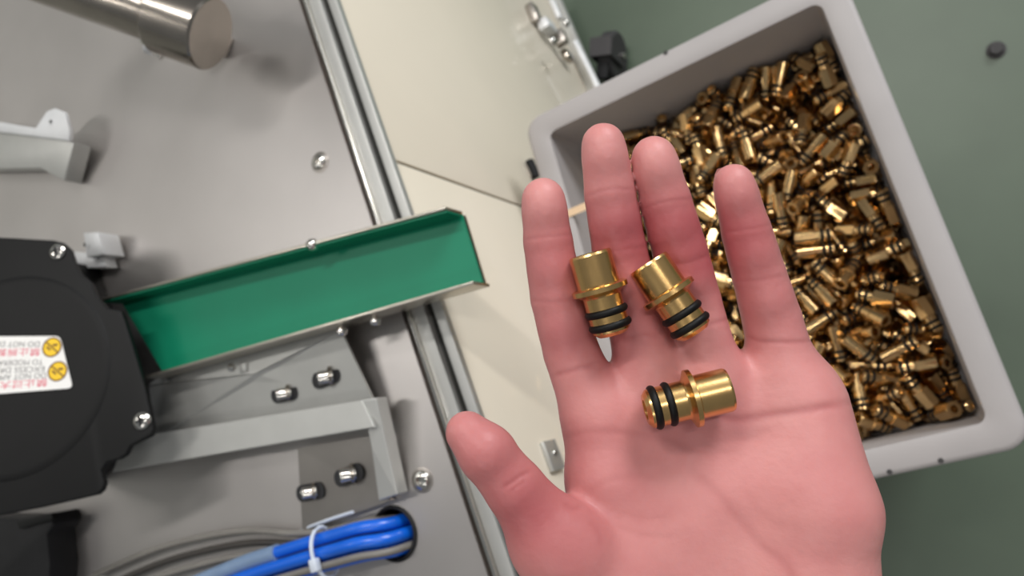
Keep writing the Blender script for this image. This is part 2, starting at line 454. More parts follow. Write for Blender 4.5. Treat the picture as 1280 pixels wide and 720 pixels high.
inl = [(-58, 310), (0, 320), (14, 372), (44, 420), (68, 500), (62, 540), (30, 560), (0, 600), (-58, 630)]
hv = [mo_pt(x, y, -.0062) for x, y in inl]
nh = len(hv)
mesh_obj('housing', (hv + [Vector((p.x, p.y, ZT + .0003)) for p in hv], [tuple(range(nh)), tuple(range(2 * nh - 1, nh - 1, -1))] + [(k, nh + k, nh + (k + 1) % nh, (k + 1) % nh) for k in range(nh)]), M['black'], mo, bevel=0.001)
bc = mo_pt(14, 470)
mesh_obj('boss', lathe([(-0.0005, 0.081), (0.0004, 0.080), (0.0012, 0.077), (0.0016, 0.074), (0.0016, 0.0005)], bc, MN, 72), M['black'], mo, flat_deg=60)
def pan_screw(px, py, R):
    c = mo_pt(px, py)
    s = mesh_obj('screw', lathe([(0, R), (0.0015, R * .97), (0.0029, R * .75), (0.0035, R * .45), (0.0036, R * .1)], c, MN, 24), M['bright_steel'], mo)
    e1 = MN.cross(UU).normalized(); e2 = MN.cross(e1)
    mesh_obj('cross_recess', join(obox(c + MN * 0.0034, e1, e2, MN, R * 1.15, R * .3, 0.0008), obox(c + MN * 0.0034, e1, e2, MN, R * .3, R * 1.15, 0.0008)), M['black_soft'], s, smooth=False)
pan_screw(73, 315, 0.0066); pan_screw(178, 526, 0.0068)
cbk = mesh_obj('connector', plate_px([(-60, 646, .404), (28, 648, .404), (62, 642, .404), (66, 656, .404), (58, 668, .404), (62, 706, .404), (56, 780, .404), (-60, 780, .404)], 0.0255), M['black_soft'], mo, bevel=0.001)
mesh_obj('connector_clip', plate_px([(20, 652, .401), (64, 641, .401), (66, 650, .401), (24, 661, .401)], 0.004), M['black'], cbk, bevel=0.0006)
# sticker (upside down in the picture)
def sk(px, py, lift=0.0):
    return mo_pt(px, py, 0.0016 + lift)
def rounded(pts, rad, n=5):
    out = []
    for i, p in enumerate(pts):
        a, b = pts[i - 1], pts[(i + 1) % len(pts)]
        da, db = (a - p).normalized(), (b - p).normalized()
        for k in range(n + 1):
            t = k / n
            out.append((p + da * rad).lerp(p, t).lerp(p.lerp(p + db * rad, t), t))
    return out
stk = mesh_obj('warning_sticker', prism(rounded([sk(-70, 421, .0003), sk(75, 420, .0003), sk(91, 485, .0003), sk(-62, 497, .0003)], 0.0045), -MN * 0.0003), M['sticker'], mo, smooth=False)
def disc(px, py, R):
    c = sk(px, py, .0004)
    pic = mesh_obj('prohibition_sign', lathe([(-0.0001, R), (0.0001, R)], c, MN, 32), M['yellow'], stk, smooth=False)
    ex = (sk(px + 10, py + 9, .0004) - c).normalized()
    mesh_obj('sign_ring', join(torus(c + MN * 0.0001, MN, R * .94, R * .07, 32, 6), obox(c + MN * 0.00015, ex, MN.cross(ex), MN, R * 1.9, R * .14, 0.0001)), M['brown_print'], stk, smooth=False)
    mesh_obj('sign_figure', join(obox(c + MN * 0.00012 + ex * R * .1 + MN.cross(ex) * R * .35, (ex + MN.cross(ex)).normalized(), (MN.cross(ex) - ex).normalized(), MN, R * .5, R * .22, 0.0001),
             obox(c + MN * 0.00012 - ex * R * .2 - MN.cross(ex) * R * .3, ex, MN.cross(ex), MN, R * .55, R * .18, 0.0001)), M['brown_print'], stk, smooth=False)
disc(65, 434, 0.0078); disc(72, 464, 0.0078)
def text_line(body, p_start, p_end, height, mat):
    """Flat lettering whose baseline runs from p_start (first letter) to p_end."""
    cu = bpy.data.curves.new('t', 'FONT'); cu.body = body; cu.size = 1.0
    to = bpy.data.objects.new('t', cu); COL.objects.link(to)
    d = bpy.context.evaluated_depsgraph_get()
    me = bpy.data.meshes.new_from_object(to.evaluated_get(d))
    bpy.data.objects.remove(to)
    xs = [v.co.x for v in me.vertices]; w = max(xs) - min(xs)
    ys = [v.co.y for v in me.vertices]; y0, y1 = min(ys), max(ys)
    ex = (p_end - p_start); sx = ex.length / w; ex.normalize(); ey = MN.cross(ex)
    vs = [p_start + ex * ((v.co.x - min(xs)) * sx) + ey * ((v.co.y - y0) / (y1 - y0) * height) for v in me.vertices]
    fs = [tuple(p.vertices) for p in me.polygons]
    o = bpy.data.meshes.new('lettering')
    c = sum(vs, Vector()) / len(vs)
    o.from_pydata([tuple(v - c) for v in vs], [], fs); o.materials.append(M[mat])
    ob = bpy.data.objects.new('lettering', o); COL.objects.link(ob)
    ob.parent = stk; ob.location = c - WLOC[stk.name]
for body, a, b, h, mat in (
        ('禁止过大', (60, 473), (0, 477), 0.0062, 'red_print'), ('DO NOT APPLY', (58, 466), (-14, 469), 0.0042, 'grey_print'),
        ('EXCESS DRIVE', (56, 458), (-16, 460), 0.0042, 'grey_print'), ('TO MODERATE', (54, 449), (-12, 451), 0.0042, 'grey_print'),
        ('禁止拆卸', (51, 435), (-4, 436), 0.0062, 'red_print'), ('DO NOT DISM', (50, 427), (-14, 427), 0.0042, 'grey_print')):
    text_line(body, sk(*a, .00045), sk(*b, .00045), h, mat)

# ------------------------------------------------------------------ shaft with collar, blocks on the table
s0, s1 = at(-40, -62, 0.295), at(266, 44, 0.372)
sx = (s1 - s0).normalized()
sh = thing('drive_shaft', 'thick ground steel shaft with clamp collar at the upper left', 'shaft', at(150, 30, D0))
Ls = (s1 - s0).length
mesh_obj('shaft', lathe([(0, 0.0205), (Ls - 0.024, 0.0205)], s0, sx, 40), M['shaft'], sh)
cl = mesh_obj('collar', lathe([(Ls - 0.044, 0.0206), (Ls - 0.044, 0.0255), (Ls - 0.042, 0.0270), (Ls - 0.003, 0.0270), (Ls - 0.001, 0.0255), (Ls - 0.001, 0.006)], s0, sx, 40), M['shaft'], sh)
cc = at(192, 62, .392)
mesh_obj('clamp_screw', lathe([(0, 0.0050), (0.006, 0.0050), (0.0075, 0.0035), (0.0075, 0.0005)], cc, -sx + ZZ * 0.5, 18), M['alu_white'], cl)
mesh_obj('clamp_lever', tube([at(178, 52, .388), at(190, 60, .388), at(202, 72, .392)], 0.0026, 10), M['bright_steel'], cl)
for f_, w_ in ((.22, .030), (.70, .018)):
    q = s0.lerp(s1, f_); zt_ = q.z - 0.012
    hs_ = Vector((sx.x, sx.y, 0)).normalized()
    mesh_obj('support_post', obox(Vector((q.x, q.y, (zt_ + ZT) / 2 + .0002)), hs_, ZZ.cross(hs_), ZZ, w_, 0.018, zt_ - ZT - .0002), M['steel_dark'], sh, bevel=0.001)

b1 = thing('sensor_block', 'grey box bracket with rounded white tab, upper left of the table', 'bracket', at(50, 190, D0))
mesh_obj('block', plate_px([(-40, 150, .405), (92, 178, .405), (80, 226, .412), (50, 210, .410), (-40, 212, .410)], 0.017), M['alu'], b1, bevel=0.001)
tab = mesh_obj('tab', plate_px([(-40, 146, .400), (44, 160, .400), (58, 139, .398), (68, 135, .398), (80, 140, .398), (86, 160, .400), (86, 176, .402), (-40, 160, .402)], 0.004), M['alu_white'], b1, bevel=0.001)
mesh_obj('tab_hole', lathe([(0, 0.0016), (0.0003, 0.0016)], at(63, 152, .3985), ZZ, 16), M['mark'], tab)
b2 = thing('stop_block', 'small white milled block with a hole beside the motor', 'block', at(112, 318, D0))
mesh_obj('base', plate_px([(88, 314, .415), (128, 318, .415), (132, 334, .417), (86, 336, .417)], 0.012), M['alu_white'], b2, bevel=0.0008)
up = mesh_obj('upright', plate_px([(104, 291, .404), (122, 290, .404), (130, 318, .408), (108, 322, .408)], 0.020), M['alu_white'], b2, bevel=0.001)
mesh_obj('hole', lathe([(0, 0.0016), (0.0003, 0.0016)], at(106, 306, .403), ZZ, 16), M['mark'], up)

# ------------------------------------------------------------------ hoses and cables into the hole
hl = D0 - 0.0145
BP = [at(*p) for p in ((120, 805, hl), (205, 760, hl), (300, 720, hl), (370, 697, hl), (425, 681, hl), (455, 673, hl))]
B_AX = (BP[4] - BP[2]).normalized(); B_LAT = ZZ.cross(B_AX)
if B_LAT.y < 0: B_LAT = -B_LAT
hc = Vector((hole_c.x, hole_c.y, ZT))
def hose(name, label, cat, lat, z, r, mat, spread=0.0):
    pts = []
    for i, p in enumerate(BP):
        s = spread * (1.5, 1.2, 0.72, 0.18, 0, 0)[i] if spread else 0.0
        pts.append(p + B_LAT * (lat + s) + ZZ * z)
    pts.append(hc + B_LAT * lat * .98 + B_AX * (0.001 + z * .4) + ZZ * (0.003 + z))
    pts.append(hc + B_LAT * lat * .96 + B_AX * (0.004 + z) - ZZ * 0.022)
    pts.append(hc + B_LAT * lat * .96 + B_AX * (0.004 + z) - ZZ * 0.080)
    o = mesh_obj(name, tube(pts, r, 14), M[mat])
    return tag(o, label, cat)
hose('air_hose', 'uppermost blue air hose of the bundle entering the table hole', 'hose', .0073, .0013, .0045, 'blue')
hose('air_hose', 'blue air hose in the middle of the bundle', 'hose', -.0020, .0062, .0045, 'blue')
hose('air_hose', 'lowest blue air hose, nearest the bright table corner', 'hose', -.0107, 0, .0045, 'blue')
hose('signal_cable', 'grey cable lying between the two lower blue hoses at the hole', 'cable', -.0103, .0081, .0025, 'grey_cable')
hose('signal_cable', 'uppermost light grey cable curving left from the bundle', 'cable', .0102, -.0073, .0025, 'grey_cable', .030)
hose('signal_cable', 'dark cable, second from the top of the cables curving left', 'cable', .0035, -.0082, .0025, 'dark_cable', .026)
hose('signal_cable', 'lowest grey cable curving left from under the blue hoses', 'cable', -.0032, -.0072, .0025, 'grey_cable', .023)
tag(mesh_obj('thin_wire', tube([at(378, 662, D0 - .003), at(410, 650, D0 - .012), at(441, 640, D0 - .016)], 0.0011, 10), M['white_nylon']), 'thin white wire lying above the hose bundle', 'wire')
sl_p = [p + B_LAT * .0073 + ZZ * .0013 for p in BP[:3]] + [BP[2].lerp(BP[3], .75) + B_LAT * .0073 + ZZ * .0013]
tag(mesh_obj('clear_sleeve', tube(sl_p, 0.0062, 16), M['sleeve']), 'pale translucent sleeve around the blue hose at the frame bottom', 'sleeve')
ct = BP[3].lerp(BP[4], .68)
tie = thing('cable_tie', 'white cable tie cinched around the blue hoses', 'cable tie', ct)
loop = []
for k in range(33):
    t = 2 * math.pi * k / 32
    loop.append(ct + B_LAT * (math.cos(t) * 0.0172 - .0018) + ZZ * (math.sin(t) * 0.0128 + .0008))
mesh_obj('strap', tube(loop, 0.0014, 8, smooth=False), M['white_nylon'], tie)
mesh_obj('head', obox(ct - B_LAT * .008 + ZZ * .0132, B_AX, B_LAT, ZZ, 0.007, 0.009, 0.005), M['white_nylon'], tie, bevel=0.0012)

# anchor bolt in the floor
ab = at(1245, 63, FLOOR_D)
an = thing('floor_anchor', 'small dark anchor bolt set in the green floor, far right', 'anchor', ab)
mesh_obj('washer', lathe([(0, 0.0115), (0.002, 0.0115), (0.0025, 0.010), (0.0025, 0.006)], ab, ZZ, 28), M['mark'], an)
mesh_obj('bolt_head', lathe([(0.002, 0.0085), (0.008, 0.0085), (0.009, 0.007), (0.009, 0.0005)], ab, ZZ, 24, hexa=(0, 1)), M['mark'], an)

# ------------------------------------------------------------------ grey crate
DRIM = 0.60
c_tr, c_br, c_tl = at(1048, -45, DRIM), at(1296, 557, DRIM), at(652, 150, DRIM)
LD = (c_br - c_tr).normalized()                 # towards the photographer
WD = ZZ.cross(LD)                               # towards the right side of the crate
CW, CL, ZR = 0.281, 0.367, H_CAM - DRIM
CC = c_tr + LD * (CL / 2) - WD * (CW / 2)
CC.z = 0
def rrect(hw, hl, r, z, n=6):
    out = []
    for sx_, sy_, a0 in ((1, 1, 0), (-1, 1, 90), (-1, -1, 180), (1, -1, 270)):
        for k in range(n + 1):
            a = math.radians(a0 + 90 * k / n)
            x = sx_ * (hw - r) + r * math.cos(a); y = sy_ * (hl - r) + r * math.sin(a)
            out.append(CC + WD * x - LD * y + ZZ * z)
    return out
def loops(ls):
    n = len(ls[0]); vs = [v for l in ls for v in l]; fs = []
    for k in range(len(ls) - 1):
        for i in range(n):
            j = (i + 1) % n
            fs.append((k * n + i, k * n + j, (k + 1) * n + j, (k + 1) * n + i))
    fs.append(tuple(range(n - 1, -1, -1))); m = (len(ls) - 1) * n
    fs.append(tuple(range(m, m + n)))
    return vs, fs
IW, IL = 0.236, 0.322
def crate_shell(zb, zt, zin):
    w, l = CW / 2, CL / 2
    iw, il = IW / 2, IL / 2
    return loops([rrect(iw - .004, il - .004, .016, zb), rrect(iw - .002, il - .002, .016, zb + .003), rrect(iw + .005, il + .005, .016, zt - .022),
                  rrect(w - .003, l - .003, .016, zt - .022), rrect(w - .0006, l - .0006, .017, zt - .0205), rrect(w, l, .017, zt - .018), rrect(w, l, .017, zt - .003), rrect(w - .001, l - .001, .016, zt - .001), rrect(w - .004, l - .004, .014, zt),
                  rrect(iw + .006, il + .006, .010, zt), rrect(iw + .002, il + .002, .008, zt - .001), rrect(iw + .0014, il + .0014, .004, zt - .004),
                  rrect(iw + .0012, il + .0012, .003, zin + .0005), rrect(iw + .0010, il + .0010, .003, zin)])
ZIN = ZR - 0.100
crate = mesh_obj('crate', crate_shell(ZR - 0.275, ZR, ZIN), M['crate'], origin=Vector((CC.x, CC.y, ZR - 0.275)), flat_deg=50)
tag(crate, 'grey plastic crate heaped with brass fittings', 'crate')
for px, py in ((832, 66), (1176, 576), (1112, 590)):
    mesh_obj('rim_dimple', lathe([(0, 0.0019), (0.0002, 0.0019)], at(px, py, DRIM), ZZ, 14), M['mark'], crate)
# strip of beige tape across the left rim
tp0 = at(722, 262, DRIM - .0004)
mesh_obj('tape_strip', obox(tp0, WD, LD, ZZ, 0.022, 0.0065, 0.0006), M['beige'], crate, smooth=False)
low = mesh_obj('crate', crate_shell(0.0, ZR - 0.276, ZR - 0.34), M['crate'], origin=Vector((CC.x, CC.y, 0)), flat_deg=50)
tag(low, 'lower grey plastic crate standing on the floor under the filled one', 'crate')

# ------------------------------------------------------------------ brass fittings
def fit_profile(kind):
    """(x, r) in mm, stem end at x = -14.5 before shortening."""
    if kind == 0:      # plain round head with a flange
        return [(-13.0, 3.2), (-14.4, 3.2), (-14.5, 4.6), (-13.2, 6.0), (-12.2, 6.2), (-12.2, 5.2), (-10.0, 5.2), (-10.0, 6.2), (-7.4, 6.2), (-7.4, 5.2), (-5.2, 5.2), (-5.2, 6.2), (-.9, 6.2), (-.3, 6.6),
                (0.6, 8.2), (1.0, 9.1), (2.6, 9.1), (3.0, 8.3), (3.1, 6.9), (13.6, 6.9), (14.4, 6.6), (14.5, 6.2), (14.3, 5.2), (6.0, 5.0), (5.0, 0.2)]
    if kind == 2:      # slim round head, as heaped in the crate
        return [(-13.0, 2.4), (-14.4, 2.4), (-14.5, 4.2), (-13.9, 4.8), (-12.2, 4.9), (-12.2, 4.0), (-10.0, 4.0), (-10.0, 4.9), (-7.4, 4.9), (-7.4, 4.0), (-5.2, 4.0), (-5.2, 4.9), (.6, 4.9),
                (0.7, 5.8), (0.9, 6.3), (2.4, 6.3), (2.6, 5.7), (14.0, 5.7), (14.4, 5.3), (14.5, 5.0), (14.3, 3.0), (6.0, 2.9), (5.0, 0.2)]
    return [(-13.0, 2.0), (-13.9, 2.0), (-14.0, 3.2), (-12.8, 4.4), (-11.6, 4.6), (-11.6, 3.8), (-9.6, 3.8), (-9.6, 4.6), (-7.0, 4.6), (-7.0, 3.8), (-5.0, 3.8), (-5.0, 4.6), (-1.6, 4.8), (-1.0, 5.4),
            (-.9, 6.5), (13.3, 6.5), (13.9, 5.9), (14.0, 5.2), (13.8, 3.0), (5.0, 2.9), (4.0, 0.2)]
HEX = {0: (), 1: (14, 15), 2: ()}
OR = {0: (5.7, 1.35, (-11.1, -6.3)), 1: (4.1, 1.3, (-10.6, -6.0)), 2: (4.3, 1.35, (-11.1, -6.3))}
XS = {0: .00093, 1: .001, 2: .001}
def fitting_meshes(kind, seg, rs, mats):
    vs, fs = lathe([(x * XS[kind], r * .001) for x, r in fit_profile(kind)], (0, 0, 0), (1, 0, 0), seg, hexa=HEX[kind])
    bm = bmesh.new(); bv = [bm.verts.new(v) for v in vs]
    for f in fs: bm.faces.new([bv[i] for i in f])
    bmesh.ops.recalc_face_normals(bm, faces=bm.faces)
    for f in bm.faces: f.smooth = True
    for e in bm.edges:
        if len(e.link_faces) == 2 and e.calc_face_angle(0) > math.radians(19): e.smooth = False
    body = bpy.data.meshes.new('fitting_body'); bm.to_mesh(body); bm.free(); body.materials.append(mats[0])
    R, r, xs = OR[kind]
    vs, fs = torus((0, 0, 0), (1, 0, 0), R * .001, r * .001, rs[0], rs[1])
    ring = bpy.data.meshes.new('o_ring'); ring.from_pydata([tuple(v) for v in vs], [], fs); ring.materials.append(mats[1])
    for p in ring.polygons: p.use_smooth = True
    return body, ring, [x * XS[kind] for x in xs]
PILE_MESH = {k: fitting_meshes((2, 1)[k], 24, (20, 6), (M['brass_pile'], M['oring'])) for k in (0, 1)}
PW = Matrix((WD, ZZ.cross(WD), ZZ)).transposed()
PQ = PW.to_quaternion()
N_IND = 300
STUFF = ([], [], [])
LAB = {0: 'brass fitting with round head lying in the heap in the grey crate',
       1: 'brass fitting with hexagonal head lying in the heap in the grey crate'}
def place(i, rec):
    k, x, y, z, qw, qx, qy, qz = rec
    body, ring, xs = PILE_MESH[k]
    loc = CC + PW @ Vector((x * .001, y * .001, 0)) + ZZ * (ZIN + .0008 + z * .001)
    q = PQ @ Quaternion((qw, qx, qy, qz))
    if i < N_IND:
        o = bpy.data.objects.new('brass_fitting', body)
        o.rotation_mode = 'QUATERNION'; o.location = loc; o.rotation_quaternion = q
        COL.objects.link(o)
        tag(o, LAB[k], 'fitting', 'brass fittings heaped in the crate')
        for xr in xs:
            r = bpy.data.objects.new('o_ring', ring); COL.objects.link(r)
            r.parent = o; r.location = (xr, 0, 0)
    else:
        mw = Matrix.Translation(loc) @ q.to_matrix().to_4x4()
        for me, off, mi in [(body, 0, 0)] + [(ring, xr, 1) for xr in xs]:
            b = len(STUFF[0]); tr = mw @ Matrix.Translation((off, 0, 0))
            STUFF[0].extend(tr @ v.co for v in me.vertices)
            STUFF[1].extend(tuple(j + b for j in p.vertices) for p in me.polygons)
            STUFF[2].extend([mi] * len(me.polygons))
PILE = [  # kind, x, y, z in mm, quaternion: a settled heap, most visible first
    (1,90.7,-115.7,39.9,0.429,0.902,-0.038,-0.018), (1,85.9,-135,35.2,0.571,-0.589,0.488,-0.298), (0,83.9,-101.1,41.2,0.011,-0.149,0.786,0.599), (1,110.3,-82.5,40.8,0.207,0.593,0.747,0.218),
    (1,111.5,-44.2,33.2,0.634,-0.19,-0.426,0.616), (0,57,-92.5,45.8,0.164,0.473,0.656,0.564), (1,111.3,7.7,36.7,0.631,-0.319,0.497,-0.503), (0,62.8,-118,39.2,0.937,-0.129,0.29,-0.145),
    (1,99.2,-26,38.2,0.062,0.001,0.949,-0.311), (0,60.2,-148,37.1,0.885,0.015,0.324,-0.333), (1,80.6,-58.2,47.4,0.651,0.705,-0.24,-0.148), (0,73.5,-69.2,49.8,0.625,0.641,-0.441,-0.061),
    (1,99.1,4.9,39.7,0.006,0.625,0.781,0.011), (1,111.6,-139,21.2,0.706,-0.045,0.155,-0.69), (1,84.6,-2.4,41.9,0.033,-0.296,-0.473,0.829), (1,74.9,20.2,44.1,0.066,-0.874,0.461,-0.139),
    (1,98.1,53.9,40.7,0.618,-0.657,-0.388,0.188), (1,104,101.3,40.3,0.272,0.018,-0.486,-0.83), (0,46.1,-42.3,45.5,0.78,-0.288,-0.003,-0.556), (1,106.1,131.1,43.3,0.694,-0.077,0.417,-0.582),
    (1,102.7,89.1,33,0.737,0.647,-0.042,0.188), (0,51.8,-8,43.6,0.112,-0.002,-0.294,0.949), (1,92.5,68.4,41.4,0.218,-0.198,0.379,-0.877), (1,96.6,-57,37.4,0.09,0.933,-0.265,-0.225),
    (0,54.1,3.3,48.2,0.148,0.001,-0.589,0.795), (1,98.1,-135,25.6,0.068,-0.64,-0.647,-0.408), (1,95.5,-154.3,39.6,0.853,-0.265,-0.442,-0.08), (1,97.1,-14.5,31.1,0.69,0.713,-0.088,0.085),
    (0,42.8,-83.7,39.7,0.74,-0.101,-0.187,0.639), (0,75.7,72.8,41.1,0.753,0.601,0.142,0.226), (0,68.8,-34,48.2,0.278,0.391,-0.848,0.224), (1,100.4,36.4,30.3,0.799,0.575,-0.174,-0.01),
    (0,37.7,32.9,47.4,0.016,0.772,0.604,0.197), (0,46.1,-124.6,37.2,0.602,-0.45,-0.299,0.588), (0,62.4,-133.6,36.9,0.313,0.002,0.929,-0.197), (0,46.6,-149.8,36,0.453,0.025,-0.694,0.558),
    (0,71.2,142.6,34.7,0.816,0.303,0.132,0.475), (0,36.5,-63.5,45,0.102,-0.202,0.259,-0.939), (1,74.2,89.7,43.7,0.232,0.808,0.539,-0.051), (0,47.5,146.7,43.2,0.305,0.375,-0.777,-0.404),
    (1,78.7,-43.1,43,0.068,-0.287,0.075,0.953), (0,75.6,-141.9,28.1,0.632,-0.123,-0.331,0.69), (0,40.5,123.8,46.4,0.562,-0.797,-0.128,-0.182), (0,29,97.6,42.6,0.647,-0.241,0.14,-0.709),
    (0,30.5,-43.7,40.9,0.709,0.439,-0.416,-0.364), (1,-6.8,89.1,51.1,0.823,-0.398,0.018,0.405), (0,63.9,50.6,35.2,0.646,0.68,-0.095,0.333), (0,53.5,-28.7,45.1,0.842,0.098,0.114,-0.518),
    (1,102.9,-90.9,32.4,0.956,-0.044,0.261,-0.127), (0,58.9,145.4,31.9,0.783,0.247,0.053,0.568), (0,54.8,34.1,44.7,0.324,0.329,-0.854,0.24), (1,74.3,38.8,32.2,0.811,0.527,-0.134,0.214),
    (0,58.3,-106.3,32.1,0.135,0.141,0.299,0.934), (0,48.7,92.2,41.5,0.299,-0.891,-0.001,-0.342), (0,61.5,-80.8,40.3,0.225,0.911,-0.175,0.297), (0,90.6,126.9,35.4,0.074,0.629,0.266,0.727),
    (0,11.3,134.2,47,0.443,-0.193,-0.057,-0.874), (1,92.9,147.4,34.6,0.357,0.797,-0.485,-0.048), (0,32.8,145.9,40.4,0.877,-0.048,0.106,0.466), (0,35.6,66.9,42.9,0.742,-0.655,-0.101,0.102),
    (0,8.7,109.7,40.6,0.652,-0.345,-0.303,0.603), (0,48.4,50.5,38.4,0.853,0.154,0.077,0.493), (1,95.4,-69.9,27.8,0.396,0.749,-0.508,-0.157), (1,78.6,-20.7,34.7,0.543,0.436,0.026,-0.717),
    (1,102.7,113.2,33.4,0.829,-0.515,0.114,0.183), (1,-9.9,111.7,43.1,0.159,-0.668,0.727,-0.017), (0,54.7,76.6,40.6,0.693,0.341,-0.587,-0.243), (1,76.4,128.8,37.4,0.047,-0.491,0.638,-0.592),
    (0,32.3,46.7,36.9,0.495,-0.618,-0.372,0.484), (1,-18.4,50,45.2,0.409,-0.235,-0.634,0.612), (1,111.3,142.3,35.9,0.582,0.313,0.159,0.734), (1,109.1,47.1,37.5,0.673,-0.364,-0.29,-0.575),
    (1,81.1,105.7,26.6,0.116,-0.541,-0.715,0.428), (1,-13.6,133.9,39.4,0.318,-0.717,-0.613,0.096), (1,103.4,22.7,29.3,0.031,-0.093,-0.768,0.633), (1,91.2,-98.8,30.1,0.573,0.694,-0.322,-0.294),
    (1,111.6,-115.5,12.7,0.651,0.154,-0.386,0.634), (1,-18.6,83,43.9,0.703,-0.216,-0.181,0.653), (1,-30.8,130.3,40.1,0.797,-0.01,0.307,-0.521), (0,34.2,-103.4,38.6,0.756,-0.412,-0.083,-0.502),
    (0,46.3,12.2,39.7,0.825,0.262,-0.125,0.485), (0,18.2,93.8,36.4,0.693,0.149,-0.345,-0.615), (0,63.7,-67.6,34.3,0.211,0.931,0.085,-0.285), (0,-64.9,154.9,25,0.078,-0.292,-0.139,-0.943),
    (0,-1.1,128.9,38.1,0.336,0.653,-0.188,-0.652), (0,58.9,10.1,36.7,0.283,0.52,-0.599,-0.54), (0,38.8,105.4,29.7,0.054,0.042,-0.541,-0.838), (1,-26.5,27.7,47.3,0.421,0.721,0.544,-0.077),
    (0,67.8,-2.9,28,0.509,0.303,0.54,0.598), (0,31.9,-0,29,0.551,0.276,0.58,0.533), (0,65.9,-54.8,35.7,0.342,-0.08,-0.932,-0.088), (0,21,149.4,35.8,0.703,0.397,0.276,-0.521),
    (0,74.5,61.8,30.3,0.007,0.019,0.317,-0.948), (1,100,-117.4,22.6,0.799,-0.506,-0.2,-0.254), (1,111.5,83.2,21.3,0.662,-0.021,-0.643,-0.385), (0,54.4,116.1,23.5,0.27,-0.853,-0.354,-0.273),
    (1,89.8,-36.9,20.4,0.606,0.752,-0.227,0.123), (0,63.8,-30,33.7,0.64,0.324,-0.08,0.692), (0,65.1,82.7,33.3,0.48,0.445,0.231,0.72), (0,29.9,-24.6,30.6,0.006,-0.166,0.197,-0.966),
    (0,11.6,134.2,32.8,0.428,-0.107,-0.457,0.773), (1,-22.9,-9.2,54.3,0.274,0.175,0.185,0.927), (0,51.3,-16.3,34.4,0.125,0.195,-0.926,0.299), (0,47.9,126,36.2,0.157,0.821,-0.548,0.029),
    (0,35.6,125.3,29.9,0.038,0.924,-0.346,-0.157), (0,42.7,76.3,32.7,0.774,0.471,-0.055,-0.419), (1,105.3,-154.2,31.2,0.145,0.362,0.331,-0.86), (1,-33.4,-47.4,30.6,0.151,0.821,-0.55,0.025),
    (0,84.2,50.3,27.5,0.397,0.918,0.002,-0.002), (0,18.2,114.1,30.2,0.154,0.051,0.611,-0.775), (1,78,-102.6,27.4,0.214,0.871,-0.434,-0.084), (1,-8.7,151.1,28.3,0.231,0.112,-0.833,-0.491),
    (0,24,19.5,35.1,0.935,0.344,0.03,-0.085), (1,103.5,64.4,30.5,0.028,-0.069,0.99,0.118), (1,71.8,96.3,28.9,0.844,-0.12,0.083,-0.516), (0,48.7,-124.6,23.7,0.958,-0.023,-0.239,0.159),
    (0,23,-89.2,41.2,0.575,-0.709,-0.394,0.108), (1,-33.4,10,47.1,0.956,0.136,-0.231,-0.12), (1,82,-71.7,23.6,0.796,0.19,-0.429,-0.382), (0,12.4,154.8,27.4,0.382,-0.386,-0.595,-0.593),
    (0,-29.2,102.7,51.5,0.214,-0.217,-0.555,-0.774), (0,48.5,-65.6,29.2,0.332,-0.004,-0.083,-0.94), (0,-31.4,139.6,31.4,0.964,0.024,0.155,-0.216), (0,40.2,-44.8,31.6,0.039,0.579,0.811,0.071),
    (1,86.5,-47.9,28.7,0.177,0.786,0.346,0.482), (0,65.1,-146.1,19.1,0.027,-0.552,-0.831,-0.064), (1,84.1,-95.2,18.5,0.345,0.312,0.533,0.707), (1,111.6,-77.4,22.5,0.704,0.064,-0.278,0.65),
    (0,24.3,-5.7,39.6,0.295,0.636,0.679,0.218), (1,90.9,11.5,28.3,0.061,-0.193,-0.528,-0.825), (0,-38.6,150.4,23,0.412,0.377,0.286,-0.779), (0,1.4,100.3,30.5,0.09,-0.436,-0.886,0.126),
    (1,-9.7,56.6,38.2,0.567,-0.165,-0.377,0.714), (1,72.5,120.5,12.7,0.801,0.512,0.309,-0.046), (0,69.1,21.2,28.9,0.824,0.474,-0.03,0.308), (1,97,-91.6,19.1,0.523,0.712,-0.384,-0.268),
    (1,86.9,17.7,16.6,0.223,0.684,0.661,0.214), (1,82.9,-154.6,12.9,0.826,0.397,-0.33,0.225), (0,20.7,-2.2,51.2,0.844,-0.362,-0.177,0.355), (0,51.8,35.1,28.8,0.404,0.048,0.382,0.83),
    (1,97,154.6,20.6,0.015,-0.059,0.986,0.155), (1,103.5,-2.6,19.5,0.721,-0.6,0.113,-0.327), (1,-32.9,-37.7,17.4,0.679,0.582,0.234,0.381), (0,37.5,-92.7,15.4,0.327,0.248,0.912,-0.006),
    (1,91.9,128.3,14.3,0.901,-0.331,0.217,0.18), (1,-31.3,-12.5,44.5,0.875,0.448,0.14,-0.124), (1,-35.3,-27.4,37.7,0.601,-0.03,-0.797,0.042), (1,104.3,-43.5,12.8,0.199,-0.884,0.056,-0.42),
    (0,51.7,-38.6,31.9,0.664,-0.421,0.41,-0.463), (0,40.2,-145.5,23.4,0.172,0.546,-0.607,-0.551), (1,106.7,-132.9,10.1,0.08,-0.823,0.549,0.126), (1,-25,83.6,31.4,0.617,0.785,-0.027,-0.057),
    (0,64.6,-86.8,29.8,0.532,-0.778,-0.249,0.226), (1,-31.4,18.7,36.8,0.246,-0.098,0.545,0.796), (1,103.6,-26,25.9,0.305,-0.952,-0.025,0.01), (1,92.3,38,11.7,0.333,0.118,-0.633,0.689),
    (1,81.2,-68.1,37.2,0.061,-0.618,0.709,-0.334), (0,24.3,76.4,29.3,0.332,-0.04,0.209,0.919), (0,51.3,91.4,25.8,0.088,-0.14,0.918,-0.36), (1,90.2,137.6,23.7,0.819,0.519,-0.201,-0.14),
